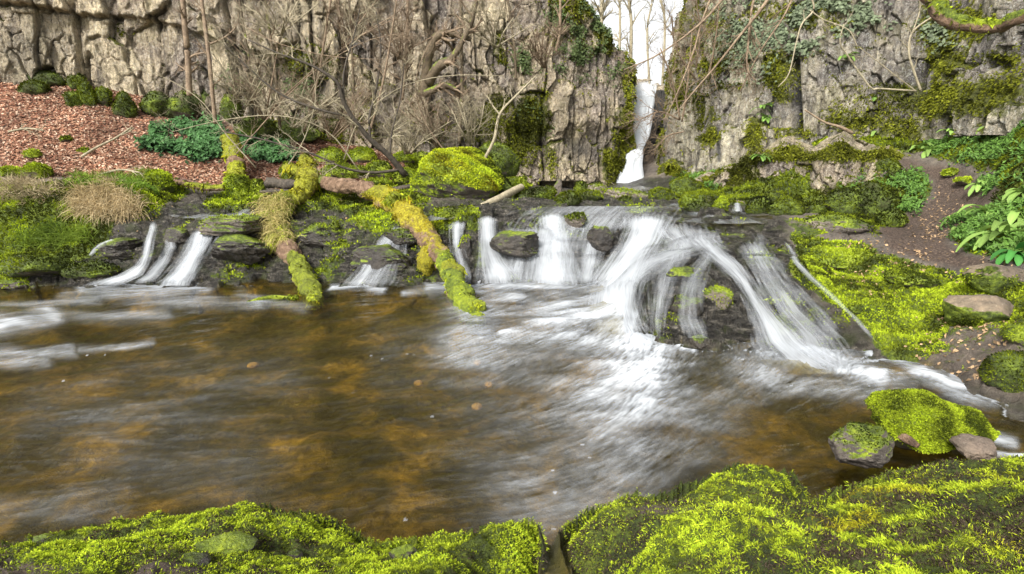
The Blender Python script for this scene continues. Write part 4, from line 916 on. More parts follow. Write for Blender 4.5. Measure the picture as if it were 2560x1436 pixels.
# dark block beside the left cascades: squared, layered
def block(px, py, w, h, Y, label, seed, mat='wetrock', fuzz=0, name='rock_block', dep=.7, ang=0., tint=.8, layers=5):
    c = PY(px, py, Y); sc = (Y*cp-(c[2]-CZ)*sp)/F; a, b = w*sc/2*1.08, h*sc/2*1.15
    v, f = ICO[6]; v = v.copy(); rg = np.random.default_rng(seed)
    v = np.sign(v)*np.abs(v)**.62; v /= np.abs(v).max(0)
    for _ in range(14):
        d = rg.normal(size=3)*np.array([1, 1, .8]); d /= np.linalg.norm(d); lim = rg.uniform(.7, 1.0); t = v@d-lim; v = np.where(t[:, None] > 0, v-d*t[:, None]*.92, v)
    zl = v[:, 2]*layers*.5+.9*n3(v, 1.2, seed, 2)+.5*v[:, 0]*rg.uniform(-1, 1)
    fl = np.floor(zl); lay = _h(fl, v[:, 2]*0, seed)-.5; fr_ = zl-fl; gro = np.exp(-((fr_-.5)/.5)**2)
    k = 1+.09*lay-.06*(1-gro)+.22*n3(v, 1.5, seed, 4)+.10*n3(v, 6, seed+4, 4)+.04*n3(v, 20, seed+8, 3); v[:, :2] *= k[:, None]; v[:, 2] *= 1+.16*n3(v, 2, seed+7, 4)
    v *= np.array([a, a*dep, b]); ca, sa = math.cos(ang), math.sin(ang)
    v = np.stack([v[:, 0]*ca-v[:, 1]*sa, v[:, 0]*sa+v[:, 1]*ca, v[:, 2]], -1)
    root = empty(name, (c[0], c[1], c[2]-b), label, 'rock'); mesh_obj('stone', v+c, f, M[mat], root)
    if fuzz:
        P, N = on_surface(v+c, f, None, fuzz, lambda p, n_: ss(.2, .7, n_[:, 2]), rg)
        Lb = .004*Y*rg.uniform(.6, 1.4, len(P)); Vt, Ft, Ct = tufts(P, N, Lb, Lb*.5, moss_cols(P, 3., rg, k=tint), seed); mesh_obj('moss', Vt, Ft, M['mossleaf'], root, cols=Ct, smooth=False)['kind'] = 'stuff'
    return root
block(598,622,140,62,8.95,'dark layered brick-like rock block right of the broad left cascade',31)
block(590,566,150,44,9.35,'smooth grey-green rock slab on top of the dark brick-like block',37,'halfmoss',300,dep=.8)
block(300,622,90,44,8.95,'low dark rock between the tiny trickle and the thin left cascade',41)
block(440,600,60,50,9.15,'dark wet rock wedge between the two tall left cascades',43)
block(1292,610,120,56,9.0,'dark wet rock step between the flaring cascade and the wide central curtain',47)
block(1160,640,34,90,8.95,'mossy black rock rib between two narrow central cascades',53,'wetrock',200,dep=.7)
block(1500,600,60,60,9.1,'dark wet rock right of the wide central curtain',57)
block(1440,556,50,36,9.5,'small mossy rock on the lip above the wide central curtain',59,'halfmoss',500)
block(950,650,140,60,8.75,'dark ledge rock behind the fan cascade left of the long log',61)
block(1000,600,90,44,9.3,'dark mossy rock beneath the middle of the long fallen log',67,'wetrock',200)
block(800,590,110,50,9.4,'shadowed rock shelf between the two fallen logs',71,'wetrock',150)
block(1830,600,80,30,8.9,'layered wet rock at the head of the right chute',73)
# near right shore
boulder(2335,1050,305,142,3.55,'mossy','large bright green mossy boulder standing in the shallow water near the right shore', None, seed=515, fuzz=34000, tint=1.0, sub=6, sink=.18, dep=.62, ang=-.15, tilt=.10, facets=.9, lump=.30, ms=5., ground=False, skew=.42, mosswf=lambda p, n_: ss(-.7, .0, n_[:, 2]))
boulder(2150,1112,165,112,3.22,'halfmoss','grey-green wet stone with a square grey face left of the near mossy boulder', None, seed=529, fuzz=900, tint=.5, sub=6, sink=.12, dep=.8, facets=2.0, ground=False, mosswf=lambda p, n_: ss(.4, .8, n_[:, 2]), name='wet_stone', cat='stone')
boulder(2432,1113,120,52,3.25,'bare','pinkish-grey angular stone in the foam line in front of the near mossy boulder', None, seed=533, fuzz=0, sub=5, sink=.12, facets=2.2, ground=False, name='small_stone', cat='stone')
for k, (px, py, w_, h_, lb) in enumerate([(560,1372,150,44,'flat dark slate plate sticking out of the near moss, the longest one'),(470,1412,110,36,'flat slate plate in the bottom left moss beside the longest one'),(738,1388,40,22,'small grey stone in the near moss right of the slate plates'),(575,1408,30,14,'tiny grey stone below the slate plates in the near moss'),(110,1352,70,26,'flat grey stone at the lower left corner of the near bank'),(1010,1392,80,60,'dark stone face between the left mound and the middle mound of the near bank')]):
    g_ = hit(px, py)[0]
    boulder(px, py, w_, h_, g_[1], 'wetrock', lb, 'stones showing through the near moss', seed=950+k, fuzz=0, sub=5, sink=.1, facets=2.5, name='small_stone', cat='stone', dep=.8, lump=.2, ground=False, tilt=.15)
# pale pebbles lying under the surface of the pool
pebs = [(632,909,24,12),(1046,954,22,12),(1194,903,18,10),(1222,958,22,11),(1192,1012,26,13)]
_x = [(1062,1078,24,14),(560,860,26,10),(805,853,40,12),(1005,790,30,12),(930,800,26,10),(690,1180,26,14),(1100,1105,26,14),(350,1068,26,12),(1240,1095,22,10),(1960,1030,26,14),(1770,970,26,12)]
for k, (px, py, w_, h_) in enumerate(pebs):
    c = PZ(px, py, -.10); sc = np.linalg.norm(c-np.array([0, 0, CZ]))/F
    v, f = ICO[4]; v = v*np.array([w_*sc/2, w_*sc/2, .03])*(1+.15*n3(v, 1.5, 900+k, 2))[:, None]
    pm_ = M.get('pebble') or M.setdefault('pebble', make_bark('pebble', (.24, .15, .05), (.50, .34, .13), None, 20))
    o = mesh_obj('pebble', v+c-np.array([0, 0, .02]), f, pm_)
    tag(o, 'pale amber pebble showing through the brown pool water', 'pebble', 'pale pebbles under the pool surface')
# ================================================================== LOGS
def cr_spline(P, n):
    P = np.asarray(P, float); Q = np.vstack([2*P[0]-P[1], P, 2*P[-1]-P[-2]]); out = []
    m_ = len(P)-1; t = np.linspace(0, m_, n); i = np.clip(t.astype(int), 0, m_-1); u = (t-i)[:, None]
    a, b, c, d = Q[i], Q[i+1], Q[i+2], Q[i+3]
    return .5*((2*b)+(-a+c)*u+(2*a-5*b+4*c-d)*u*u+(-a+3*b-3*c+d)*u**3)
def frames(C_):
    T = np.gradient(C_, axis=0); T /= np.linalg.norm(T, axis=1)[:, None]+1e-12
    up = np.array([0, 0, 1.]); S_ = np.cross(T, up); bad = np.linalg.norm(S_, axis=1) < .05
    S_[bad] = np.cross(T[bad], np.array([1., 0, 0])); S_ /= np.linalg.norm(S_, axis=1)[:, None]
    return T, S_, np.cross(S_, T)
def tube(stn, n, k, seed=0, bumpy=.12, caps=True):
    """stn rows: x y z r.  returns V, F(quads), t per vertex, around angle"""
    S4 = cr_spline(stn, n); C_ = S4[:, :3]; r = np.maximum(S4[:, 3], .002); T, A_, B_ = frames(C_)
    th = np.linspace(0, 2*PI, k, endpoint=False)
    L = np.r_[0, np.cumsum(np.linalg.norm(np.diff(C_, axis=0), axis=1))]
    tt = np.broadcast_to(L[:, None], (n, k)); aa = np.broadcast_to(th[None], (n, k))
    rad = r[:, None]*(1+bumpy*(fbm(tt*6+seed, np.cos(aa)*1.3+3, seed, 3)+fbm(tt*6, np.sin(aa)*1.3+9, seed+1, 3))+.4*bumpy*fbm(tt*30, np.cos(aa)*5+np.sin(aa)*3, seed+2, 3))
    V_ = C_[:, None]+rad[..., None]*(np.cos(th)[None, :, None]*A_[:, None]+np.sin(th)[None, :, None]*B_[:, None])
    i = np.arange(n*k).reshape(n, k); j = np.roll(i, -1, 1)
    Fq = np.stack([i[:-1], j[:-1], j[1:], i[1:]], -1).reshape(-1, 4); V_ = V_.reshape(-1, 3)
    if caps:
        c0 = len(V_); V_ = np.vstack([V_, C_[:1], C_[-1:]])
        f0 = np.stack([np.full(k, c0), j[0], i[0], np.full(k, c0)], -1); f1 = np.stack([np.full(k, c0+1), i[-1], j[-1], np.full(k, c0+1)], -1)
        V_ = V_  # caps as separate triangles below
        return V_, Fq, np.vstack([f0, f1])[:, :3], np.r_[tt.ravel()/L[-1], 0, 1], np.r_[np.sin(aa).ravel(), 0, 0]
    return V_, Fq, None, tt.ravel()/L[-1], np.sin(aa).ravel()
def stpx(rows):
    out = []
    for px, py, Y, rp in rows:
        c = PY(px, py, Y); sc = (Y*cp-(c[2]-CZ)*sp)/F; out.append((*c, rp*sc))
    return out
def trif(Fq, Ft=None):
    t = np.vstack([Fq[:, [0, 1, 2]], Fq[:, [0, 2, 3]]]); return t if Ft is None else np.vstack([t, Ft])
def log(name, rows, label, mossf, goldf, seed, fuzz, mat='log', n=200, k=56, bumpy=.34, cat='log', tint=1.0, stubs=(), group=None, blade=.0038, rs=.78):
    rows = [(a, b, c, d*rs) for a, b, c, d in rows]; S_ = stpx(rows); V_, Fq, Ft, t, up = tube(S_, n, k, seed, bumpy)
    root = empty(name, S_[-1][:3], label, cat, group)
    nz = up
    global _JIT
    _JIT = .035*n3(V_, 4, seed, 3)
    mo = mossf(t, nz, V_); go = goldf(t, nz, V_)
    mesh_obj('trunk', V_, trif(Fq, Ft), M[mat], root, attrs=dict(moss=mo, gold=go))
    tri = trif(Fq)
    pairs = [(V_, tri, mo, go)]
    for q, (srows, sm, sg) in enumerate(stubs):
        S2 = stpx(srows); V2, F2, T2, t2, u2 = tube(S2, 40, 24, seed+q*7+3, .3)
        mesh_obj('branch_stub', V2, trif(F2, T2), M[mat], root, attrs=dict(moss=V2[:, 0]*0+sm, gold=V2[:, 0]*0+sg)); pairs.append((V2, trif(F2), V2[:, 0]*0+sm, V2[:, 0]*0+sg))
    if fuzz:
        rg = np.random.default_rng(seed); VV = []; FF = []; CC = []; o_ = 0; Y = np.mean([r[2] for r in rows])
        for V2, F2, mo2, go2 in pairs:
            nvv, ar = vnormals(V2, F2); m3 = mo2[F2].mean(1)
            cen = V2[F2].mean(1); mm = ss(.38, .62, m3+.5*n3(cen, 9, seed, 3)); w_ = ar*mm; nfz = int(fuzz*(1 if V2 is V_ else .12)); w_ /= w_.sum()
            f = rg.choice(len(F2), nfz, p=w_); a = rg.random((nfz, 2)); a = np.where(a.sum(1)[:, None] > 1, 1-a, a)
            T = V2[F2[f]]; P = T[:, 0]+(T[:, 1]-T[:, 0])*a[:, :1]+(T[:, 2]-T[:, 0])*a[:, 1:]; N = nvv[F2[f]].mean(1)
            Lb = blade*P[:, 1]*rg.uniform(.5, 1.5, len(P))*(1+1.2*ss(.0, .4, n3(P, 6, 8, 3))); P = P+N*(.018*ss(-.1, .4, n3(P, 7, 9, 3)))[:, None]; g_ = np.clip(go2[F2[f]].mean(1)+.3*n3(P, 5, 3, 2), 0, 1)
            Vt, Fv, Ct = tufts(P, N, Lb, Lb*.4, moss_cols(P, 5., rg, gold=g_, k=tint), seed, droop=.3)
            VV.append(Vt); FF.append(Fv+o_); CC.append(Ct); o_ += len(Vt)
        mesh_obj('moss', np.vstack(VV), np.vstack(FF), M['mossleaf'], root, cols=np.vstack(CC), smooth=False)['kind'] = 'stuff'
    return root, S_
def band(t, a, b, s=.04):
    t = t+_JIT
    return ss(a-s, a+s, t)*(1-ss(b-s, b+s, t))
r1, S1_ = log('fallen_log', [(760,392,11.9,18),(772,425,11.7,26),(768,462,11.2,30),(742,492,10.7,28),(706,512,10.2,36),(688,556,9.75,39),(704,602,9.35,37),(735,648,8.9,27),(758,688,8.5,30),(779,735,7.95,27),(786,762,7.5,22)],
    'mossy fallen log with shaggy dry grass, left of two leaning into the pool',
    lambda t, u, V_: np.clip(.80+.2*u-.75*band(t, .62, .70, .04)-.25*ss(.1, -.6, u), 0, 1), lambda t, u, V_: .35*band(t, .0, .35)+.15, 801, 16000, stubs=[([(715,418,11.9,10),(735,425,11.8,13),(762,432,11.7,16)], .9, .4), ([(690,505,10.2,10),(700,512,10.2,22),(706,525,10.1,26)], .9, .2)])
r2, S2_ = log('fallen_log', [(775,448,11.6,16),(820,458,11.3,20),(870,465,11.0,24),(930,482,10.6,28),(985,508,10.1,36),(1040,562,9.5,37),(1075,605,9.05,34),(1105,648,8.6,28),(1128,690,8.15,28),(1150,735,7.65,33),(1172,775,7.15,36),(1190,808,6.75,26)],
    'long fallen log with orange moss and reddish bark, right of two leaning into the pool',
    lambda t, u, V_: np.clip(.66+.32*u-.85*band(t, .08, .27, .03)-.40*band(t, .58, .70, .03)-.3*band(t, .5, .58), 0, 1), lambda t, u, V_: np.clip(1.0*band(t, .26, .66)-.5*band(t, .26, .36)*(u > 0), 0, 1), 803, 20000, n=200,
    stubs=[([(1092,606,9.0,24),(1072,645,8.85,26),(1066,668,8.8,20),(1072,690,8.8,8)], .7, .8), ([(1120,668,8.3,20),(1145,680,8.15,20),(1157,690,8.1,10)], .9, .3), ([(1175,770,7.15,26),(1198,775,7.05,22),(1210,782,7.0,10)], .9, .1), ([(985,500,10.0,22),(995,508,9.8,24)], .9, .2)])
log('mossy_stump', [(572,345,12.9,22),(580,372,12.8,25),(588,405,12.5,24),(590,432,12.2,26),(592,462,11.9,30)], 'upright leaning stump with yellow moss in the evergreen ground cover', lambda t, u, V_: .9-.9*band(t, .45, .6, .03)+.1*u, lambda t, u, V_: .4+.0*t, 811, 5000, n=60, k=28, cat='stump', stubs=[([(555,352,12.9,6),(560,345,12.9,10),(572,350,12.9,12)], .9, .3)])
log('fallen_log', [(425,452,11.9,8),(470,462,11.7,9),(520,470,11.5,10),(560,470,11.5,9)], 'thin dark log with a moss strip, lying between the grassy bank and the stump', lambda t, u, V_: .3+.6*(t > .35)*(u > -.2), lambda t, u, V_: .3+0*t, 821, 900, 'log', 50, 16)
log('fallen_log', [(668,456,11.8,15),(700,460,11.7,17),(740,462,11.6,15),(765,460,11.6,13)], 'short black rotten log left of the fork of the fallen tree', lambda t, u, V_: 0*t, lambda t, u, V_: 0*t, 823, 0, 'darkbark', 50, 16)
log('fallen_log', [(650,480,11.3,5),(700,478,11.3,6),(742,480,11.2,5)], 'thin dark branch on the ground below the short black log', lambda t, u, V_: 0*t, lambda t, u, V_: 0*t, 825, 0, 'darkbark', 30, 10)
log('bare_pole', [(1203,520,10.9,14),(1235,504,11.3,13),(1270,485,11.8,12),(1304,468,12.3,11)], 'bare grey weathered pole lying across the lip of the stream', lambda t, u, V_: 0*t, lambda t, u, V_: 0*t, 827, 0, 'pale', 60, 20, .08)
log('fallen_log', [(950,478,12.0,7),(990,474,12.0,9),(1035,464,12.1,8)], 'dark short branch lying left of the largest boulder', lambda t, u, V_: 0*t, lambda t, u, V_: 0*t, 829, 0, 'darkbark', 30, 12)
log('fallen_log', [(620,757,7.42,4),(650,750,7.5,7),(690,744,7.6,7),(745,745,7.55,4)], 'thin mossy stick floating beside the foot of the left fallen log', lambda t, u, V_: .9+0*t, lambda t, u, V_: 0*t, 831, 900, 'log', 40, 12, tint=.5)
log('broken_wood', [(2216,1072,3.55,7),(2240,1084,3.45,12),(2270,1100,3.36,13),(2296,1116,3.3,8)], 'piece of brown broken wood wedged between the near mossy boulder and the wet stone', lambda t, u, V_: 0*t+.15, lambda t, u, V_: 0*t, 833, 0, 'log', 40, 16, .2, cat='wood')
log('mossy_bough', [(2318,-60,6.4,34),(2336,0,6.3,32),(2360,42,6.2,26),(2400,58,6.1,22),(2450,66,6.0,20),(2500,64,5.9,20),(2545,48,5.7,22),(2620,20,5.5,24)], 'thick bent bough with bright moss on top, crossing the top right corner', lambda t, u, V_: .5+.6*u, lambda t, u, V_: 0*t, 835, 5000, n=90, k=28, cat='bough', blade=.004)
log('mossy_bough', [(2240,-60,7.0,10),(2300,-10,6.9,10),(2350,20,6.8,12),(2400,52,6.3,14)], 'thinner bough joining the thick mossy one at the top right', lambda t, u, V_: .3+.5*u, lambda t, u, V_: 0*t, 837, 900, n=50, k=16, cat='bough')
_JIT = 0
# shaggy dry grass hanging from the left log
def strands(name, P0, D0, L, W, cols, mat, parent=None, seg=4, grav=1.0, seed=0, label=None, cat=None, kind=None):
    """curved ribbons: P0 start points, D0 start directions"""
    rg = np.random.default_rng(seed); n = len(P0); D = D0/np.linalg.norm(D0, axis=1)[:, None]
    side = np.cross(D, rg.normal(size=(n, 3))); side /= np.linalg.norm(side, axis=1)[:, None]
    pts_ = [P0]; d = D.copy(); step = (L/seg)[:, None]
    for k in range(seg):
        pts_.append(pts_[-1]+d*step); d = d+np.array([0, 0, -1.])*grav/seg; d /= np.linalg.norm(d, axis=1)[:, None]
    V_ = []
    for k, p in enumerate(pts_):
        wv = W[:, None]*(1-.92*(k/seg)**1.5)*.5; V_ += [p-side*wv, p+side*wv]
    V_ = np.stack(V_, 1); m_ = V_.shape[1]; base = (np.arange(n)*m_)[:, None]
    Fq = np.concatenate([base+np.array([2*k, 2*k+1, 2*k+3, 2*k+2])[None] for k in range(seg)])
    Cc = np.repeat(cols, m_, 0)
    o = mesh_obj(name, V_.reshape(-1, 3), Fq, mat, parent, cols=Cc, smooth=False)
    return tag(o, label, cat, None, kind)
rg = np.random.default_rng(5)
t_ = rg.uniform(.40, .64, 1500); Cs = cr_spline(S1_, 200); ii = (t_*199).astype(int)
P0 = Cs[ii, :3]+np.stack([rg.normal(0, .55, 1500)*Cs[ii, 3], rg.normal(0, .3, 1500)*Cs[ii, 3]-.4*Cs[ii, 3], np.abs(rg.normal(.6, .3, 1500))*Cs[ii, 3]], -1)
D0 = np.stack([rg.normal(-.25, .6, 1500), rg.normal(-.5, .5, 1500), rg.uniform(-.3, .6, 1500)], -1)
cg = np.array((.48, .38, .15))*(.5+.8*rg.random((1500, 1)))+np.array((.0, .04, .0))*rg.random((1500, 1))
strands('dry_grass', P0, D0, rg.uniform(.16, .40, 1500), np.full(1500, .009), cg, M['leaf'], r1, 4, 2.4, 3, kind='stuff')
#@@PART4
# ================================================================== GROUND LAYERS (uncountable)
def scatter_ground(mask, n, seed, pw=2.0):
    """random ground points, weighted by mask and thinned with distance; returns points and normals"""
    rg = np.random.default_rng(seed)
    q = quads; P4 = V[q]; a = P4[:, 2]-P4[:, 0]; b = P4[:, 3]-P4[:, 1]; cr_ = np.cross(a, b); ar = np.linalg.norm(cr_, axis=1)/2
    nr = -cr_/(2*ar[:, None]+1e-12); nr *= np.sign(nr[:, 2:3])
    cen = P4.mean(1); vis = (np.abs(cpx-1280) < 1650) & (cpy < 1700) & (cpy > -100)
    w_ = ar*mask.ravel()[q].mean(1)*vis/np.maximum(cen[:, 1], .8)**pw; w_ = np.clip(w_, 0, None); w_ /= w_.sum()
    f = rg.choice(len(q), n, p=w_); u = rg.random((n, 1)); v = rg.random((n, 1)); T = P4[f]
    P = T[:, 0]*(1-u)*(1-v)+T[:, 1]*u*(1-v)+T[:, 2]*u*v+T[:, 3]*(1-u)*v
    return P, nr[f], rg, f
Vx = np.stack([GX, GY, H], -1)
# near bank moss: short upright shoots, brown dead patches, pale tips
nearmoss = moss*near*ss(-.12, 0, DB)
P, N, rg, _ = scatter_ground(nearmoss, 520000, 11, 1.9)
ppx, ppy = proj(P[:, 0], P[:, 1], P[:, 2])
cl = fbm(P[:, 0]*7, P[:, 1]*7, 301, 4); cl2 = fbm(P[:, 0]*28, P[:, 1]*28, 302, 3)
t = np.clip(.50+1.2*cl+1.0*cl2+.15*rg.normal(size=len(P)), 0, 1)
frond = ss(1700, 2100, ppx+60*cl)*ss(1150, 1260, ppy)
br = np.clip(frond*ss(-.12, .2, fbm(P[:, 0]*4, P[:, 1]*4, 303, 3)+.12*(bmask(ppx, ppy, 2130, 1330, 260, 120)*3-.5)), 0, 1)
br = np.maximum(br, .85*ss(.05, .3, fbm(P[:, 0]*6, P[:, 1]*6, 304, 4)))
br = np.maximum(br, .95*np.maximum(bmask(ppx, ppy, 420, 1400, 130, 30), bmask(ppx, ppy, 700, 1270, 70, 25)))
br = np.maximum(br, .8*np.maximum(bmask(ppx, ppy, 1660, 1262, 130, 22), bmask(ppx, ppy, 1560, 1340, 60, 14)))
keepm = rg.random(len(P)) > br*.35
dead = rg.random(len(P)) < br*.85
lo = np.array((.06, .075, .008)); hi = np.array((.50, .60, .035)); gr = np.array((.22, .38, .03))
col = lo*(1-t[:, None])+hi*t[:, None]
g2_ = (rg.random(len(P)) < .2)[:, None]; col = np.where(g2_, col*.4+gr*.6*t[:, None], col)
go = ss(.1, .5, fbm(P[:, 0]*3, P[:, 1]*3, 305, 2))[:, None]*frond[:, None]; col = col*(1-.5*go)+.5*go*np.array((.50, .40, .02))
col = np.where(dead[:, None], np.array((.06, .045, .03))*(.5+1.2*rg.random((len(P), 1))), col)
col *= (.75+.5*rg.random((len(P), 1)))
Lb = (.006+.0027*P[:, 1])*rg.uniform(.5, 1.5, len(P))*(1-.35*(t < .3)); Wb = Lb*.30
big = rg.random(len(P)) < .30*frond; Lb = np.where(big, Lb*1.9, Lb); Wb = np.where(big, Lb*.16, Wb)
col = np.where((big & ~dead)[:, None], col*1.1, col)
P, N, Lb, Wb, col = P[keepm], N[keepm], Lb[keepm], Wb[keepm], col[keepm]
lift = .012*np.clip(t[keepm], 0, 1)*P[:, 1]*.5
P = P+N*lift[:, None]*.6
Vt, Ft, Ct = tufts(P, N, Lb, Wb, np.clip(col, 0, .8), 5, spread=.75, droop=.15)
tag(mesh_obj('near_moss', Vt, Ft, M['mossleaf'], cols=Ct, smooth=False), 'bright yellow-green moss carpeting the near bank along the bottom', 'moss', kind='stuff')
# moss on the farther banks and shelves
farmoss = moss*(1-near)*ss(.42, .7, moss+.5*fbm(GX*4, GY*4, 310, 3)*1)
P, N, rg, _ = scatter_ground(farmoss, 210000, 12, 1.6)
t = np.clip(.42+1.4*fbm(P[:, 0]*2.2, P[:, 1]*2.6, 311, 4)+.9*fbm(P[:, 0]*9, P[:, 1]*9, 313, 3)+.15*rg.normal(size=len(P)), 0, 1)[:, None]
px_, py_ = proj(P[:, 0], P[:, 1], P[:, 2])
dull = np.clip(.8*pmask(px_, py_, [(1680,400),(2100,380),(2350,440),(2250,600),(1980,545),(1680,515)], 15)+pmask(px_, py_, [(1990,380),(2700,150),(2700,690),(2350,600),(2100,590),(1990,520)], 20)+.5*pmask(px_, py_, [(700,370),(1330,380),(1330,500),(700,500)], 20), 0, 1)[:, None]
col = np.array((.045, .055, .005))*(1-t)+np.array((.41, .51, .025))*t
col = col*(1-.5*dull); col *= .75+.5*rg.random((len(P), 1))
Lb = .0042*P[:, 1]*rg.uniform(.5, 1.5, len(P))
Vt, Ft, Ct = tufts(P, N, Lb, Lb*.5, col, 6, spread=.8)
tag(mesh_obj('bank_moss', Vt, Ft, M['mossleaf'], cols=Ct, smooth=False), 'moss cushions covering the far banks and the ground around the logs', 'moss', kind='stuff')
# moss growing on the ledges of the cliffs
def on_wall(info, maskf, n, seed):
    X, Y, Z, ms, px, py, (nx, ny) = info; rg = np.random.default_rng(seed)
    w_ = np.clip(maskf(X, Y, Z, ms, px, py), 0, None); w_ = w_*((px > -100) & (px < 2660) & (py > -60) & (py < 600)); w_ = w_.ravel()/w_.sum()
    f = rg.choice(w_.size, n, p=w_); nn_ = np.broadcast_to(np.stack([nx, ny, nx*0+.25], -1)[None], (*X.shape, 3)).reshape(-1, 3)[f]
    P = np.stack([X, Y, Z], -1).reshape(-1, 3)[f]+rg.normal(size=(n, 3))*.012
    return P, nn_/np.linalg.norm(nn_, axis=1)[:, None], rg
VV, FF, CC = [], [], []; off_ = 0
for info, n, sd in ((infoL, 45000, 21), (infoR, 60000, 22), (infoE, 30000, 23)):
    P, N, rg = on_wall(info, lambda X, Y, Z, ms, px, py: ss(.35, .7, ms+.5*fbm(X*3+Y*2, Z*3, 5, 4)), n, sd)
    t = np.clip(.5+n3(P, 1.6, 3, 4)+.2*rg.normal(size=n), 0, 1)[:, None]
    col = (np.array((.05, .055, .008))*(1-t)+np.array((.26, .28, .025))*t)*(.7+.6*rg.random((n, 1)))
    Lb = .0045*P[:, 1]*rg.uniform(.5, 1.5, n); Vt, Ft, Ct = tufts(P, N, Lb, Lb*.5, col, sd, droop=.3)
    VV.append(Vt); FF.append(Ft+off_); CC.append(Ct); off_ += len(Vt)
tag(mesh_obj('cliff_moss', np.vstack(VV), np.vstack(FF), M['mossleaf'], cols=np.vstack(CC), smooth=False), 'olive moss growing in patches and on ledges of the cliff faces', 'moss', kind='stuff')
# dead leaves
def leaves(name, P, N, L, W, cols, label, cat, mat, seed, flat=True, cup=.25, lift=.3):
    rg = np.random.default_rng(seed); n = len(P); r = rg.normal(size=(n, 3)); d = np.cross(N, r); d /= np.linalg.norm(d, axis=1)[:, None]
    d = d+N*rg.uniform(-.1, lift*2, (n, 1)); d /= np.linalg.norm(d, axis=1)[:, None]; s_ = np.cross(N, d); s_ /= np.linalg.norm(s_, axis=1)[:, None]
    L = L[:, None]; W = W[:, None]; P = P+N*.01
    V_ = np.stack([P-d*L*.5, P-d*L*.05-s_*W*.5+N*L*cup*.5, P+d*L*.5+N*L*rg.uniform(-.2, .2, (n, 1)), P-d*L*.05+s_*W*.5+N*L*cup*.5, P], 1).reshape(-1, 3)
    b = (np.arange(n)*5)[:, None]; Fq = np.concatenate([b+np.array([[0, 1, 2, 4]]), b+np.array([[0, 4, 2, 3]])])
    o = mesh_obj(name, V_, Fq, mat, cols=np.repeat(cols, 5, 0), smooth=False); return tag(o, label, cat, kind='stuff')
P, N, rg, _ = scatter_ground(litter*(1-.75*ss(.5, .9, moss)), 60000, 31, 1.0)
k = rg.random(len(P))[:, None]
pal = np.array([(.30, .125, .075), (.46, .25, .16), (.19, .08, .05), (.66, .44, .32), (.38, .18, .11), (.08, .045, .03)])
col = pal[rg.choice(6, len(P), p=[.24, .22, .17, .13, .15, .09])]*(.7+.6*k)*np.clip(.78+.7*fbm(P[:, 0]*1.2, P[:, 1]*1.2, 33, 4), .35, 1.2)[:, None]*np.array((.95, 1.02, 1.0))
leaves('leaf_litter', P, N, rg.uniform(.05, .10, len(P)), rg.uniform(.03, .055, len(P)), col, 'red-brown dead leaves covering the slope below the left cliff', 'dead leaves', M['litter'], 32)
scat = np.zeros_like(H)
for a, b, r1_, r2_ in [(2280,650,60,30),(2440,810,90,25),(2470,840,80,22),(2400,930,80,20),(2150,620,60,16),(2450,700,60,16),(2370,870,60,20),(2300,885,30,12),(2200,740,40,16),(2150,690,60,20),(2520,640,60,20),(2350,560,60,60),(950,430,90,60),(330,520,60,30),(120,470,60,20)]: scat = np.maximum(scat, bmask(PXg, PYg, a, b, r1_, r2_))
P, N, rg, _ = scatter_ground(scat*(H > .02), 2600, 34, 1.0)
col = np.array((.40, .27, .15))*(.35+.9*rg.random((len(P), 1)))
leaves('scattered_leaves', P, N, rg.uniform(.03, .06, len(P)), rg.uniform(.02, .035, len(P)), col, 'tan dead leaves scattered on the right bank', 'dead leaves', M['litter'], 35)
# green leafy ground cover
def cover(name, polys, n, size, c0, c1, label, seed, h=.15, mat='leaf', warp=18, asp=.55, cat='ground cover'):
    m_ = np.zeros_like(H); ax = PXg+warp*fbm(GX*3, GY*3, seed, 4)*1.2; ay = PYg+warp*.7*fbm(GX*3, GY*3, seed+1, 4)
    for p in polys: m_ = np.maximum(m_, pmask(ax, ay, p, 10))
    m_ = m_*ss(-.35, .15, fbm(GX*3.5, GY*3.5, seed+2, 3))
    P, N, rg, _ = scatter_ground(m_, n, seed, 1.0); N = N+np.array([0, -.5, .4])*.8+rg.normal(size=(n, 3))*.35; N /= np.linalg.norm(N, axis=1)[:, None]
    hh = rg.random(n)**.7; P = P+np.array([0, 0, 1.])*(hh*h*(.5+.5*fbm(P[:, 0]*4, P[:, 1]*4, seed+3, 2)+.3))[:, None]
    col = (np.array(c0)*(1-hh[:, None])+np.array(c1)*hh[:, None])*(.6+.7*rg.random((n, 1)))
    return leaves(name, P, N, size*rg.uniform(.6, 1.4, n), size*asp*rg.uniform(.7, 1.3, n), col, label, cat, M[mat], seed, cup=.15, lift=.5)
cover('evergreen_plants', [[(345,375),(375,355),(380,335),(440,318),(540,320),(560,345),(545,400),(490,405),(430,385)], [(600,345),(680,350),(735,385),(740,400),(690,405),(610,392)]], 9000, .115, (.012, .038, .014), (.085, .20, .06), 'dark blue-green evergreen ground cover on the leaf slope on both sides of the stump', 41, .28)
cover('evergreen_plants', [[(620,300),(690,290),(700,330),(640,335)], [(505,205),(620,200),(640,245),(520,250)]], 2500, .09, (.008, .026, .012), (.04, .12, .04), 'smaller dark green ivy patches above the evergreen cover at the cliff foot', 42, .25)
cover('ramsons', [[(2090,470),(2180,425),(2320,440),(2330,500),(2280,540),(2190,530)], [(2330,300),(2460,330),(2560,250),(2660,260),(2660,380),(2480,400),(2360,400),(2320,380)], [(2440,470),(2560,410),(2660,420),(2660,560),(2500,520)], [(2350,580),(2400,545),(2560,520),(2660,560),(2660,660),(2430,640)], [(1690,450),(1780,430),(1790,470),(1700,475)]],
      15000, .075, (.015, .055, .008), (.13, .25, .04), 'bright green low leafy plants on the right slope beside the brown path', 43, .14, asp=.4)
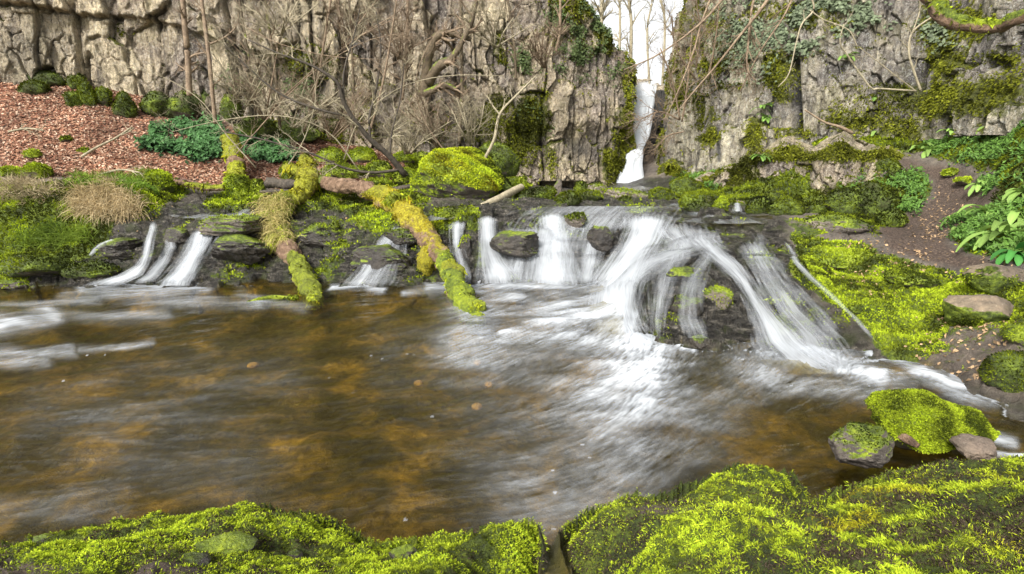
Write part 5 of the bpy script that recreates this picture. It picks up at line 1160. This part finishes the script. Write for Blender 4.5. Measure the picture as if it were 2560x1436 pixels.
cover('grass', [[(20,590),(130,575),(215,580),(225,610),(100,625),(30,620)], [(180,448),(300,442),(420,448),(400,480),(300,470),(200,475)]], 100, .02, (.05, .2, .01), (.3, .5, .05), 'short green blades on the left bank', 44, .03)
bpy.data.objects.remove(bpy.data.objects['grass'])
# ivy on the cliffs
def ivy(info, blobs, n, size, c, label, seed):
    P, N, rg = on_wall(info, lambda X, Y, Z, ms, px, py: np.max([v_*bmask(px+25*fbm(X*2, Z*2, seed, 3), py+25*fbm(X*2, Z*2, seed+1, 3), a, b, r1_, r2_) for a, b, r1_, r2_, v_ in blobs], 0)**1.5*ss(-.2, .2, fbm(X*3, Z*3, seed+2, 3)), n, seed)
    N = N+rg.normal(size=P.shape)*.35+np.array([0, 0, .4]); N /= np.linalg.norm(N, axis=1)[:, None]; P = P+N*rg.uniform(.02, .12, (n, 1))
    col = np.array(c)*(.45+.9*rg.random((n, 1)))
    leaves('ivy', P, N, size*rg.uniform(.6, 1.4, n), size*.7*rg.uniform(.7, 1.3, n), col, label, 'ivy', M['leaf'], seed, cup=.1, lift=.2)
ivy(infoR, [(2060,40,90,40,1),(2000,90,70,40,.8),(1920,80,70,60,.8),(1880,130,60,50,.7),(2180,30,60,30,.7),(2330,90,60,40,.4),(1830,60,50,60,.5)], 5200, .10, (.17, .21, .12), 'grey-green ivy hanging over the top of the right cliff', 51)
ivy(infoL, [(1400,40,40,40,.7),(1310,160,30,30,.8),(1470,60,60,40,.9),(1440,150,50,40,.7),(1540,130,40,60,.8),(1330,310,30,25,.6),(600,220,60,40,.8),(760,230,60,70,.5)], 5000, .08, (.10, .14, .045), 'green ivy on the cliff left of the waterfall slot', 52)
# grass on the left bank: green upper turf, drooping dry tussock
def grass(name, polys, n, L, c0, c1, label, seed, grav=1.5, lean=(0, -.6, .9), W=.010):
    m_ = np.zeros_like(H)
    for p in polys: m_ = np.maximum(m_, pmask(PXg+45*fbm(GX*3, GY*3, seed, 3), PYg+25*fbm(GX*3, GY*3, seed+1, 3), p, 10))
    P, N, rg, _ = scatter_ground(m_, n, seed, 1.0); D0 = np.array(lean)+rg.normal(size=(n, 3))*.7
    k = np.clip(rg.random((n, 1))*.6+.2+.8*fbm(P[:, 0]*5, P[:, 1]*5, seed, 3)[:, None], 0, 1); col = (np.array(c0)*(1-k)+np.array(c1)*k)*(.5+.9*rg.random((n, 1)))
    return strands(name, P, D0, L*rg.uniform(.5, 1.3, n), np.full(n, W), col, M['leaf'], None, 4, grav, seed, label, 'grass', 'stuff')
grass('grass', [[(170,452),(230,445),(430,448),(450,475),(330,478),(300,462)]], 7000, .16, (.08, .18, .015), (.27, .38, .04), 'green grass along the top of the left bank', 61)
grass('grass', [[(50,580),(140,570),(215,585),(220,612),(60,618)]], 1300, .22, (.04, .08, .010), (.24, .33, .04), 'green grass tuft at the foot of the left bank', 62, 1.0)
grass('dry_grass', [[(180,480),(260,465),(345,490),(350,520),(300,545),(190,525)]], 3600, .34, (.34, .26, .12), (.62, .50, .30), 'tan dry grass tussock drooping over the left bank', 63, 1.8, (.1, -.9, .5), .010)
grass('dry_grass', [[(-60,455),(60,450),(170,470),(120,500),(-60,500)]], 1500, .22, (.28, .22, .12), (.5, .42, .26), 'sparse dry grass stems on the left bank near the left edge', 64, 1.0)
# ================================================================== FERNS
def fern(px, py, Y, size, n, label, seed, c=(.15, .26, .05), onto=None, width=.045, frilly=False):
    size = size*1.2; width = width*1.15
    c0 = PY(px, py, Y) if onto is None else onto; rg = np.random.default_rng(seed)
    root = empty('fern', c0, label, 'fern', 'ferns on the right bank and cliff')
    th = rg.uniform(-PI, PI, n); th = np.where(np.sin(th) > .3, -th, th)       # mostly towards the light and the stream
    Vs, Fs, Cs_ = [], [], []; o_ = 0
    for k in range(n):
        L = size*rg.uniform(.65, 1.15); el = rg.uniform(.5, 1.2); d = np.array([math.cos(th[k])*math.cos(el), math.sin(th[k])*math.cos(el), math.sin(el)])
        p = c0.copy(); pts_ = [p]; m_ = 9
        for j in range(m_):
            p = p+d*L/m_; pts_.append(p); d = d+np.array([0, 0, -.26]); d /= np.linalg.norm(d)
        pts_ = np.array(pts_); T = np.gradient(pts_, axis=0); T /= np.linalg.norm(T, axis=1)[:, None]
        S_ = np.cross(T, [0, 0, 1.]); S_ /= np.linalg.norm(S_, axis=1)[:, None]+1e-9; U = np.cross(S_, T)
        u = np.linspace(0, 1, m_+1); wv = width*rg.uniform(.7, 1.2)*np.sqrt(np.clip(np.sin(PI*np.clip(u*.9+.08, 0, 1)), .02, 1))*(1+.12*np.sin(u*40+seed))
        if frilly: wv = wv*(1.0+.9*np.cos(np.arange(m_+1)*PI))*.8
        v = np.stack([pts_-S_*wv[:, None]+U*wv[:, None]*.35, pts_, pts_+S_*wv[:, None]+U*wv[:, None]*.35], 1).reshape(-1, 3)
        f = [[3*j+a, 3*j+a+1, 3*j+a+4, 3*j+a+3] for j in range(m_) for a in (0, 1)]
        Vs.append(v); Fs.append(np.array(f)+o_); o_ += len(v); cc_ = np.array(c)*rg.uniform(.6, 1.25); Cs_.append(np.tile(cc_, (len(v), 1))*np.tile(np.array([1, 1.25, 1]), m_+1)[:, None])
    fo_ = None
    for k in range(n): mesh_obj('frond', Vs[k], Fs[k]-Fs[k].min(), M['leaf'], root, cols=Cs_[k])
    return root
def gp(px, py): return hit(px, py)[0]
FN = [(2440,600,.42,12,'large fern clump left of the biggest one, low on the leafy right slope'),(2510,600,.50,14,'biggest light green fern clump near the right edge above the tilted slab'),(2470,540,.40,10,'fern above the large clump, level with the bend of the path'),(2545,545,.42,12,'fern clump touching the right edge above the biggest clump'),
      (2540,640,.36,10,'darker drooping fern at the right edge just above the tilted slab'),(2400,585,.28,8,'small fern at the path edge left of the large fern clumps'),(2560,490,.34,9,'fern at the right edge beneath the green leafy slope'),(2270,520,.22,8,'small fern hanging off the leafy mound towards the path'),(2320,385,.36,11,'fern on the mossy slope where the path disappears'),(2300,375,.26,8,'smaller fern just left of the one where the path disappears'),
      (2400,290,.34,9,'fern high on the right slope left of the topmost right-edge fern'),(2520,250,.42,9,'long-leaved fern high at the right edge below the mossy bough'),(2330,290,.28,8,'fern against the right cliff above the bend of the slope'),(1760,440,.22,9,'small fern at the left end of the low mossy rock wall'),(2200,335,.34,9,'fern on the mossy slope below the foot of the right cliff, left of the bend'),(2385,350,.36,10,'fern in the middle of the mossy slope above the path'),(2480,330,.40,11,'fern halfway down the right-edge slope under the long-leaved fern'),(2455,470,.36,10,'fern over the right side of the path, above the large clumps'),(1720,455,.2,8,'tiny fern beside the plunge pool, under the right cliff')]
for k, (px, py, sz, n, lb) in enumerate(FN):
    g_ = gp(px, py); fern(px, py, 0, sz, n, lb, 300+k, onto=g_, c=(.06, .22, .04) if 'darker' in lb else (.23, .36, .08))
def wall_pt(info, px, py):
    X, Y, Z, ms, qx_, qy_, nn_ = info; k = np.argmin((qx_-px)**2+(qy_-py)**2); return np.array([X.ravel()[k], Y.ravel()[k], Z.ravel()[k]])+np.array([0, -.05, 0])
for k, (px, py, sz, lb) in enumerate([(1905,275,.30,'fern growing from a crack halfway up the right cliff'),(2110,150,.26,'pale fern on a ledge high on the right cliff under the ivy'),(1910,300,.24,'second fern just below the one halfway up the right cliff'),(2190,250,.2,'small fern at the foot of the right cliff left of the pale saplings')]):
    fern(px, py, 0, sz, 8, lb, 400+k, onto=wall_pt(infoR, px, py))
for k, (px, py, sz, lb) in enumerate([(1900,395,.22,'small fern on top of the low mossy rock wall'),(1870,400,.18,'tiny fern at the left top of the low mossy rock wall')]):
    fern(px, py, 0, sz, 8, lb, 420+k, onto=wall_pt(infoE, px, py))
# ================================================================== TREES, SAPLINGS, TWIGS
def tubes_batch(polys, radii, k):
    """polys (n,m,3), radii (n,m)"""
    P = np.asarray(polys); r = np.asarray(radii); n, m_, _ = P.shape
    T = np.gradient(P, axis=1); T /= np.linalg.norm(T, axis=2)[..., None]+1e-12
    ref = np.where(np.abs(T[..., 2:3]) > .9, np.array([1., 0, 0]), np.array([0, 0, 1.])); S_ = np.cross(T, ref); S_ /= np.linalg.norm(S_, axis=2)[..., None]+1e-12; U = np.cross(S_, T)
    th = np.linspace(0, 2*PI, k, endpoint=False)
    V_ = P[:, :, None]+r[:, :, None, None]*(np.cos(th)[None, None, :, None]*S_[:, :, None]+np.sin(th)[None, None, :, None]*U[:, :, None])
    i = np.arange(n*m_*k).reshape(n, m_, k); j = np.roll(i, -1, 2)
    return V_.reshape(-1, 3), np.stack([i[:, :-1], j[:, :-1], j[:, 1:], i[:, 1:]], -1).reshape(-1, 4)
def grow(rg, p, d, L, r, lev, out, kids, ang=.7, wig=.16, grav=0., m_=7, mint=.2, shr=.55):
    pts_ = [p]; step = L/(m_-1); dd = d/np.linalg.norm(d); q = p.copy()
    for j in range(m_-1):
        q = q+dd*step; pts_.append(q); dd = dd+rg.normal(size=3)*wig+np.array([0, 0, grav]); dd /= np.linalg.norm(dd)
    pts_ = np.array(pts_); rr_ = r*np.linspace(1, .35, m_); out.setdefault(lev, []).append((pts_, rr_))
    if lev < len(kids): spawn(rg, pts_, rr_, L, lev, out, kids, ang, wig, grav, mint, shr)
def spawn(rg, pts_, rr_, L, lev, out, kids, ang, wig, grav, mint, shr):
    m_ = len(pts_)
    for _ in range(kids[lev] if isinstance(kids[lev], int) else rg.integers(*kids[lev])):
        t = rg.uniform(mint, 1)*(m_-1.001); i = int(t); q = pts_[i]+(pts_[i+1]-pts_[i])*(t-i); dv = pts_[i+1]-pts_[i]; dv = dv/np.linalg.norm(dv)
        rv = rg.normal(size=3); rv[1] *= .6; rv -= dv*rv@dv; rv /= np.linalg.norm(rv); a = ang*rg.uniform(.6, 1.3)
        nd = dv*math.cos(a)+rv*math.sin(a); grow(rg, q, nd, L*shr*rg.uniform(.6, 1.2), rr_[i]*.55, lev+1, out, kids, ang, wig, grav, 6, mint, shr)
def tree(name, limbs, label, seed, mat='bark', twigmat=None, kids=(10, 5, 3), Lk=.5, ang=.8, wig=.16, grav=.02, rmin=.0035, cat='tree', group=None, mossy=0, n=30, shr=.55, mint=.2, k0=8, bump_=.12, lscale=None):
    """limbs: pixel polylines (px, py, Y, radius px); the first starts at the tree's foot"""
    rg = np.random.default_rng(seed); S0 = stpx(limbs[0]); root = empty(name, S0[0][:3], label, cat, group); out = {}
    for q, L_ in enumerate(limbs):
        S_ = stpx(L_); V_, Fq, Ft, t, up = tube(S_, n, k0, seed+q, bump_)
        mesh_obj('trunk' if q == 0 else 'limb', V_, trif(Fq, Ft), M[mat], root)
        S4 = cr_spline(S_, 14); tot = np.linalg.norm(np.diff(S4[:, :3], axis=0), axis=1).sum()
        spawn(rg, S4[:, :3], S4[:, 3], (lscale or tot*Lk), 0, out, kids, ang, wig, grav, mint, shr)
    for lv, nm_, kk in ((1, 'branches', 5), (2, 'twigs', 3), (3, 'fine_twigs', 3)):
        if lv in out:
            m_ = min(len(p) for p, _ in out[lv]); Pn = [p[:m_] for p, _ in out[lv]]; Rn = [np.maximum(r_[:m_], rmin*(1-.25*lv+.25)) for _, r_ in out[lv]]
            V_, Fq = tubes_batch(Pn, Rn, kk); o = mesh_obj(nm_, V_, Fq, M[twigmat or mat], root); o['kind'] = 'stuff'
    return root
TG = 'slender bare trees in front of the left cliff'
tree('bare_tree', [[(474,240,13.4,7.5),(470,160,13.4,7),(462,60,13.4,6.5),(452,-60,13.4,6)]], 'straight slim trunk, left one of the twin pair by the left cliff', 501, kids=(7, 4, 3), lscale=.8, group=TG)
tree('bare_tree', [[(538,310,13.2,5),(528,200,13.2,5),(516,90,13.3,4.5),(496,-60,13.4,4)], [(526,110,13.2,2.5),(560,95,13.2,2),(590,70,13.2,1.5)]], 'thinner slim trunk with a side shoot, right one of the twin pair', 503, kids=(7, 4, 3), lscale=.8, group=TG)
tree('bare_sapling', [[(1014,440,12.5,9),(975,392,12.3,7.5),(925,348,12.1,6.5),(880,292,11.9,5.5),(857,250,11.8,5),(842,205,11.7,4),(780,165,11.6,3),(700,135,11.5,2.2),(620,100,11.4,1.5)], [(925,348,12.1,4),(924,290,12.1,3.3),(940,225,12.2,3),(952,120,12.3,2.2),(940,30,12.4,1.6)],
     [(1000,425,12.4,4),(930,432,12.2,3.5),(860,420,12.0,3),(780,385,11.8,2.5),(660,350,11.6,2),(560,330,11.5,1.5)], [(880,292,11.9,3.5),(800,275,11.7,3),(700,235,11.6,2.4),(610,160,11.5,1.8),(560,110,11.4,1.4)], [(860,255,11.8,3),(860,180,11.8,2.4),(885,90,11.9,1.8),(900,20,11.9,1.4)], [(975,392,12.3,3),(980,330,12.3,2.4),(1000,250,12.4,2),(1010,160,12.4,1.4)]],
     'dark leaning sapling with wide bare limbs, growing left of the largest boulder', 505, mat='darkbark', twigmat='pale', kids=(10, 6, 4), lscale=.9, rmin=.0035)
tree('bare_sapling', [[(1208,405,12.5,4.5),(1235,350,12.4,4),(1250,285,12.4,3.2),(1290,240,12.4,2.4),(1340,190,12.4,1.6)], [(1250,288,12.4,2.4),(1230,262,12.4,1.8),(1218,240,12.4,1.4)]], 'pale forked sapling rising behind the top of the largest boulder', 507, mat='pale', kids=(5, 3, 2), lscale=.4)
tree('gnarled_tree', [[(1058,240,15.6,14),(1064,190,15.5,12),(1072,140,15.4,11),(1092,92,15.3,10),(1135,86,15.2,7),(1178,100,15.2,5)], [(1070,205,15.5,14),(1095,168,15.3,13),(1128,148,15.2,10),(1152,112,15.1,7),(1180,50,15.1,5.5),(1200,-40,15.1,5)], [(1062,235,15.5,10),(1110,215,15.4,8),(1140,225,15.4,6)]],
     'gnarled crooked tree with mossy bent limbs growing out of the middle of the left cliff', 509, mat='mossbark', twigmat='bark', kids=(8, 5, 3), lscale=.9, bump_=.25)
SG = 'slender stems rising in front of the middle of the left cliff'
for k, (x0, y0, x1, r_, Yv, lb) in enumerate([(700,320,655,4.0,14.4,'slender stem farthest left of the group above the evergreen cover'),(760,330,835,3.5,14.6,'slender stem leaning right, above the low rock under the cliff hollow'),(882,360,870,3.5,14.9,'slender stem behind the dark leaning sapling'),(1004,250,1020,5,15.6,'thicker grey stem left of the gnarled mossy tree'),(1148,360,1150,4.5,15.4,'straight vertical stem right of the gnarled mossy tree'),(925,330,1000,3,14.8,'slender stem leaning to the right behind the dark sapling'),(1290,200,1262,3.5,16,'thin stem high on the cliff right of the gnarled mossy tree'),(1390,130,1400,4,16.3,'stem at the brow of the cliff left of the slot'),(640,300,590,3,14.2,'thin stem leaning left above the evergreen cover')]):
    tree('bare_tree', [[(x0,y0,Yv,r_),(x0*.6+x1*.4+6,y0*.6-10,Yv,r_*.9),(x1,-50,Yv,r_*.75)]], lb, 520+k, kids=(10, 5, 3), lscale=.9, group=SG, mat='bark' if k % 2 else 'mossbark', twigmat='bark')
# twiggy shrubs
HG = 'leafless twiggy shrubs along the foot of the left cliff'
for k, (px, py, Yv, hgt, sp_, lb) in enumerate([(600,285,13.9,1.7,1.0,'twiggy shrub right of the slim twin trunks'),(665,300,14.0,1.9,1.0,'twiggy shrub behind the green ivy patch'),(735,320,14.2,1.8,1.2,'dense twiggy shrub in front of the dark cliff hollow'),(830,350,14.2,1.9,1.0,'twiggy shrub behind the fork of the fallen tree'),(1020,385,14.4,1.7,1.0,'twiggy shrub behind the bright round mossy rock'),(1095,370,14.4,1.5,1.0,'twiggy shrub left of the top of the largest boulder'),(1180,365,14.2,1.3,.8,'twiggy shrub right above the largest boulder'),
      (1000,150,15.4,1.6,1.3,'twiggy shrub hanging on the cliff left of the gnarled tree'),(1240,120,15.6,1.5,1.2,'twiggy shrub hanging on the cliff right of the gnarled tree'),(860,120,15.0,1.7,1.3,'twiggy shrub high on the cliff above the dark hollow'),(700,90,14.4,1.5,1.2,'twiggy shrub at the top edge above the shrubs at the cliff foot'),(1360,170,16.2,1.3,1.0,'grey twiggy bush below the brow left of the slot')]):
    rg = np.random.default_rng(600+k); limbs = []
    sc = F/Yv
    for q in range(8):
        a = rg.uniform(-.95, .95)*sp_; hh = hgt*rg.uniform(.6, 1)*sc
        limbs.append([(px+rg.uniform(-8, 8), py, Yv, 2.2), (px+math.sin(a)*hh*.4, py-math.cos(a)*hh*.45, Yv-rg.uniform(0, .5), 1.7), (px+math.sin(a)*hh*1.0+rg.uniform(-20, 20), py-math.cos(a)*hh, Yv-rg.uniform(0, .9), 1.1)])
    tree('twiggy_shrub', limbs, lb, 640+k, mat='pale' if k % 2 == 0 else 'bark', kids=(8, 5, 3), lscale=.75, rmin=.0033, cat='shrub', group=HG, n=14, k0=5)
AG = 'long arching bare twigs crossing in front of the left cliff'
for k, (pl, lb) in enumerate([([(560,420,12.6,3),(640,330,12.4,2.4),(760,200,12.2,2),(900,110,12.1,1.6),(1020,80,12,1.1)],'long pale twig arching from the stump up to the right'),([(700,440,12.3,3),(760,350,12.2,2.4),(790,230,12.1,2),(760,110,12,1.6),(690,0,12,1.2)],'long pale twig arching up to the left from the fork of the fallen tree'),([(900,430,12.4,3),(820,330,12.2,2.4),(700,290,12.1,2),(560,300,12,1.5),(430,330,12,1.1)],'long low twig sweeping left over the evergreen cover'),
      ([(1120,390,13,3),(1060,300,12.9,2.4),(1040,200,12.8,2),(1080,100,12.8,1.5),(1150,20,12.8,1.1)],'long twig rising behind the largest boulder towards the gnarled tree'),([(640,420,12.4,3),(560,330,12.3,2.4),(500,250,12.2,2),(400,190,12.1,1.5),(280,160,12,1.1)],'long low twig sweeping left across the mossy rock cluster'),([(860,400,12.8,3),(900,300,12.7,2.4),(1000,220,12.6,2),(1120,190,12.6,1.5),(1260,190,12.6,1.1)],'long twig arching right in front of the gnarled tree'),([(600,60,12.2,2.4),(700,110,12.2,2),(820,140,12.2,1.6),(960,150,12.2,1.1)],'twig entering from the upper left and crossing the top of the shrubs')]):
    pl = [(a, b, c, d*.62) for a, b, c, d in pl]
    tree('arching_twig', [pl], lb, 800+k, mat='pale' if k % 3 else 'bark', kids=(10, 6, 4), lscale=.9, rmin=.003, cat='twig', group=AG, n=16, k0=5)
for k, (pl, lb) in enumerate([([(205,392,11.6,3.5),(240,370,11.9,3),(290,345,12.3,2.5),(330,318,12.8,1.8)],'pale curved dead branch lying on the leaf litter left of the evergreen cover'),([(20,330,12.0,3),(70,322,12.2,2.5),(110,327,12.2,2)],'short dead branch lying on the leaf litter near the left edge'),([(240,440,11.2,3),(300,425,11.4,2.4),(350,432,11.4,1.8)],'thin dead branch at the lower edge of the leaf litter behind the grassy bank')]):
    tree('fallen_branch', [pl], lb, 860+k, mat='pale', kids=(5, 3), lscale=.5, rmin=.004, cat='branch', group='dead branches on the leaf litter', n=16, k0=6, grav=-.02)
# right side
_tree = tree
def tree(name, limbs, *a, **k):
    if name == 'bare_sapling': limbs = [[(x, y, Y_, r_*.68) for x, y, Y_, r_ in L_] for L_ in limbs]
    return _tree(name, limbs, *a, **k)
RG_ = 'pale thin saplings in front of the right cliff'
tree('bare_sapling', [[(1945,218,12.2,1.8),(1972,185,12.2,2.2),(1990,110,12.2,2.6),(2005,60,12.2,3),(2035,20,12.2,3.2),(2010,-40,12.2,3)], [(2025,26,12.2,2.6),(2060,50,12.2,2.4),(2120,75,12.2,2.2),(2145,120,12.2,1.8)]], 'pale hanging bough with a long curved twig, left of the other pale saplings', 701, mat='pale', kids=(4, 3, 2), lscale=.5, group=RG_)
tree('bare_sapling', [[(2290,228,11.4,3.2),(2200,222,11.4,3.2),(2180,222,11.4,3.2),(2150,185,11.4,3),(2120,140,11.4,2.6),(2100,105,11.4,2.2),(2110,60,11.4,1.6)], [(2290,228,11.4,2),(2240,190,11.4,1.8),(2150,120,11.4,1.3)]], 'pale zigzag sapling leaning left from the foot of the right cliff', 703, mat='pale', kids=(4, 3, 2), lscale=.5, group=RG_)
tree('bare_sapling', [[(2302,228,11.0,4.5),(2285,180,11.0,4),(2272,130,11.0,3.8),(2282,80,11.0,3.4),(2340,35,10.8,3),(2400,-20,10.6,2.6)], [(2282,80,11.0,2.6),(2300,20,11,2),(2290,-40,11,1.6)]], 'tallest pale upright sapling on the right cliff, nearest the thick mossy bough', 705, mat='pale', kids=(5, 3, 2), lscale=.5, group=RG_)
tree('fallen_branch', [[(2130,333,11.6,5),(2100,318,11.6,3.5),(2060,305,11.7,2.6),(2012,275,11.8,1.8)]], 'short dark curved branch stuck on the right cliff above the low rock wall', 707, mat='bark', kids=(1,), lscale=.2, cat='branch')
OG = 'bare boughs hanging down in front of the right cliff and the slot'
for k, (pl, lb) in enumerate([([(1960,-60,9.2,5),(1905,20,9.2,4),(1850,90,9.3,3.2),(1790,165,9.4,2.4),(1730,235,9.5,1.8),(1690,285,9.6,1.2)],'longest dark bough slanting from the top down to the slot'),([(1900,-60,9.4,4),(1880,20,9.4,3.4),(1872,90,9.4,2.8),(1868,170,9.4,2),(1890,205,9.4,1.2)],'dark bough hanging almost straight down in front of the right cliff'),
      ([(1850,-60,9.6,4),(1780,30,9.6,3.2),(1720,85,9.7,2.4),(1640,140,9.8,1.8),(1560,175,9.9,1.2)],'dark bough reaching left across the slot above the waterfall'),([(2000,-50,9.9,3),(1960,40,9.9,2.4),(1900,130,9.9,1.8),(1850,230,9.9,1.2)],'thin dark bough at the right of the hanging group'),([(1800,-60,11,3),(1760,40,11,2.4),(1730,140,11,2),(1690,240,11,1.4),(1660,300,11,1)],'thin bough hanging beside the right edge of the slot')]):
    tree('overhanging_bough', [pl], lb, 720+k, mat='bark', kids=(9, 5, 3), lscale=.7, grav=-.05, cat='bough', group=OG, rmin=.003)
tree('twiggy_shrub', [[(1700,300,15.6,2.5),(1680,200,15.4,2),(1650,120,15.2,1.4)],[(1705,305,15.6,2.5),(1720,200,15.3,2),(1730,80,15.2,1.4)],[(1700,300,15.6,2.5),(1650,280,15.4,2),(1600,300,15.2,1.2)],[(1710,330,15.6,2),(1670,340,15.4,1.6),(1640,370,15.2,1)]], 'tan twiggy bush clinging to the right wall of the slot', 741, kids=(14, 7, 3), lscale=1.0, cat='shrub', rmin=.004, n=14, k0=5)
tree('twiggy_shrub', [[(1740,170,15.6,2.5),(1750,80,15.4,2),(1740,0,15.2,1.4)],[(1770,200,15.6,2.5),(1790,90,15.3,2),(1800,-20,15.2,1.4)],[(1740,200,15.6,2.5),(1690,120,15.4,2),(1680,40,15.2,1.2)]], 'tan twiggy bush at the top of the right cliff beside the slot', 743, kids=(14, 7, 3), lscale=1.0, cat='shrub', rmin=.004, n=14, k0=5)
DG = 'bare trees against the sky beyond the slot'
for k, (pl, lb) in enumerate([([(1575,235,26,5),(1578,60,26,4),(1572,0,26,3.5),(1580,-80,26,3)],'nearest bare tree seen against the sky in the slot'),([(1625,240,30,3),(1618,80,30,2.5),(1630,0,30,2.2),(1622,-80,30,2)],'thin bare tree in the middle of the slot sky'),([(1655,240,29,3.5),(1662,60,29,3),(1650,-10,29,2.5),(1655,-80,29,2)],'bare tree at the right side of the slot sky'),([(1500,80,24,6),(1505,20,24,5),(1500,-80,24,4)],'bare tree on the brow of the cliff left of the slot'),([(1545,230,28,3.5),(1550,40,28,3),(1540,-80,28,2.5)],'bare tree behind the brow of the cliff, second from the left')]):
    tree('bare_tree', [pl], lb, 760+k, mat='pale', kids=(12, 6, 4), lscale=1.8, group=DG, rmin=.008, twigmat='pale', ang=.7, mint=.1)
# ================================================================== CAMERA, LIGHT, SKY
cam = bpy.data.cameras.new('camera'); cam.lens = F/2560*36; cam.sensor_width = 36; cam.clip_end = 2000; cam.clip_start = .05
co = bpy.data.objects.new('camera', cam); C.objects.link(co); co.location = (0, 0, CZ); co.rotation_euler = (PI/2-PITCH, 0, 0)
scene.camera = co
w = bpy.data.worlds.new('World'); scene.world = w; w.use_nodes = True; nt = w.node_tree; nt.nodes.clear()
sky = nt.nodes.new('ShaderNodeTexSky'); sky.sky_type = 'NISHITA'; sky.sun_disc = False
SE, SA = math.radians(42), math.radians(212)     # the sun stands behind and left of the camera
sky.sun_elevation = SE; sky.sun_rotation = SA; sky.dust_density = 4.0; sky.air_density = 1.0; sky.altitude = 100
hs = nt.nodes.new('ShaderNodeHueSaturation'); hs.inputs['Saturation'].default_value = .12; nt.links.new(sky.outputs[0], hs.inputs['Color'])
bg = nt.nodes.new('ShaderNodeBackground'); bg.inputs[1].default_value = .15; nt.links.new(hs.outputs[0], bg.inputs[0])
wo = nt.nodes.new('ShaderNodeOutputWorld'); nt.links.new(bg.outputs[0], wo.inputs[0])
sl = bpy.data.lights.new('sun', 'SUN'); sl.energy = 2.6; sl.angle = math.radians(12); sl.color = (1, .96, .9)
so = bpy.data.objects.new('sun', sl); C.objects.link(so)
from mathutils import Vector
dirv = Vector((math.sin(SA)*math.cos(SE), math.cos(SA)*math.cos(SE), math.sin(SE)))
so.rotation_euler = dirv.to_track_quat('Z', 'Y').to_euler()
scene.view_settings.view_transform = 'Standard'; scene.view_settings.look = 'None'; scene.view_settings.gamma = 1
scene.view_settings.exposure = .92
scene.render.engine = 'CYCLES'; scene.cycles.transparent_max_bounces = 24; scene.cycles.max_bounces = 6
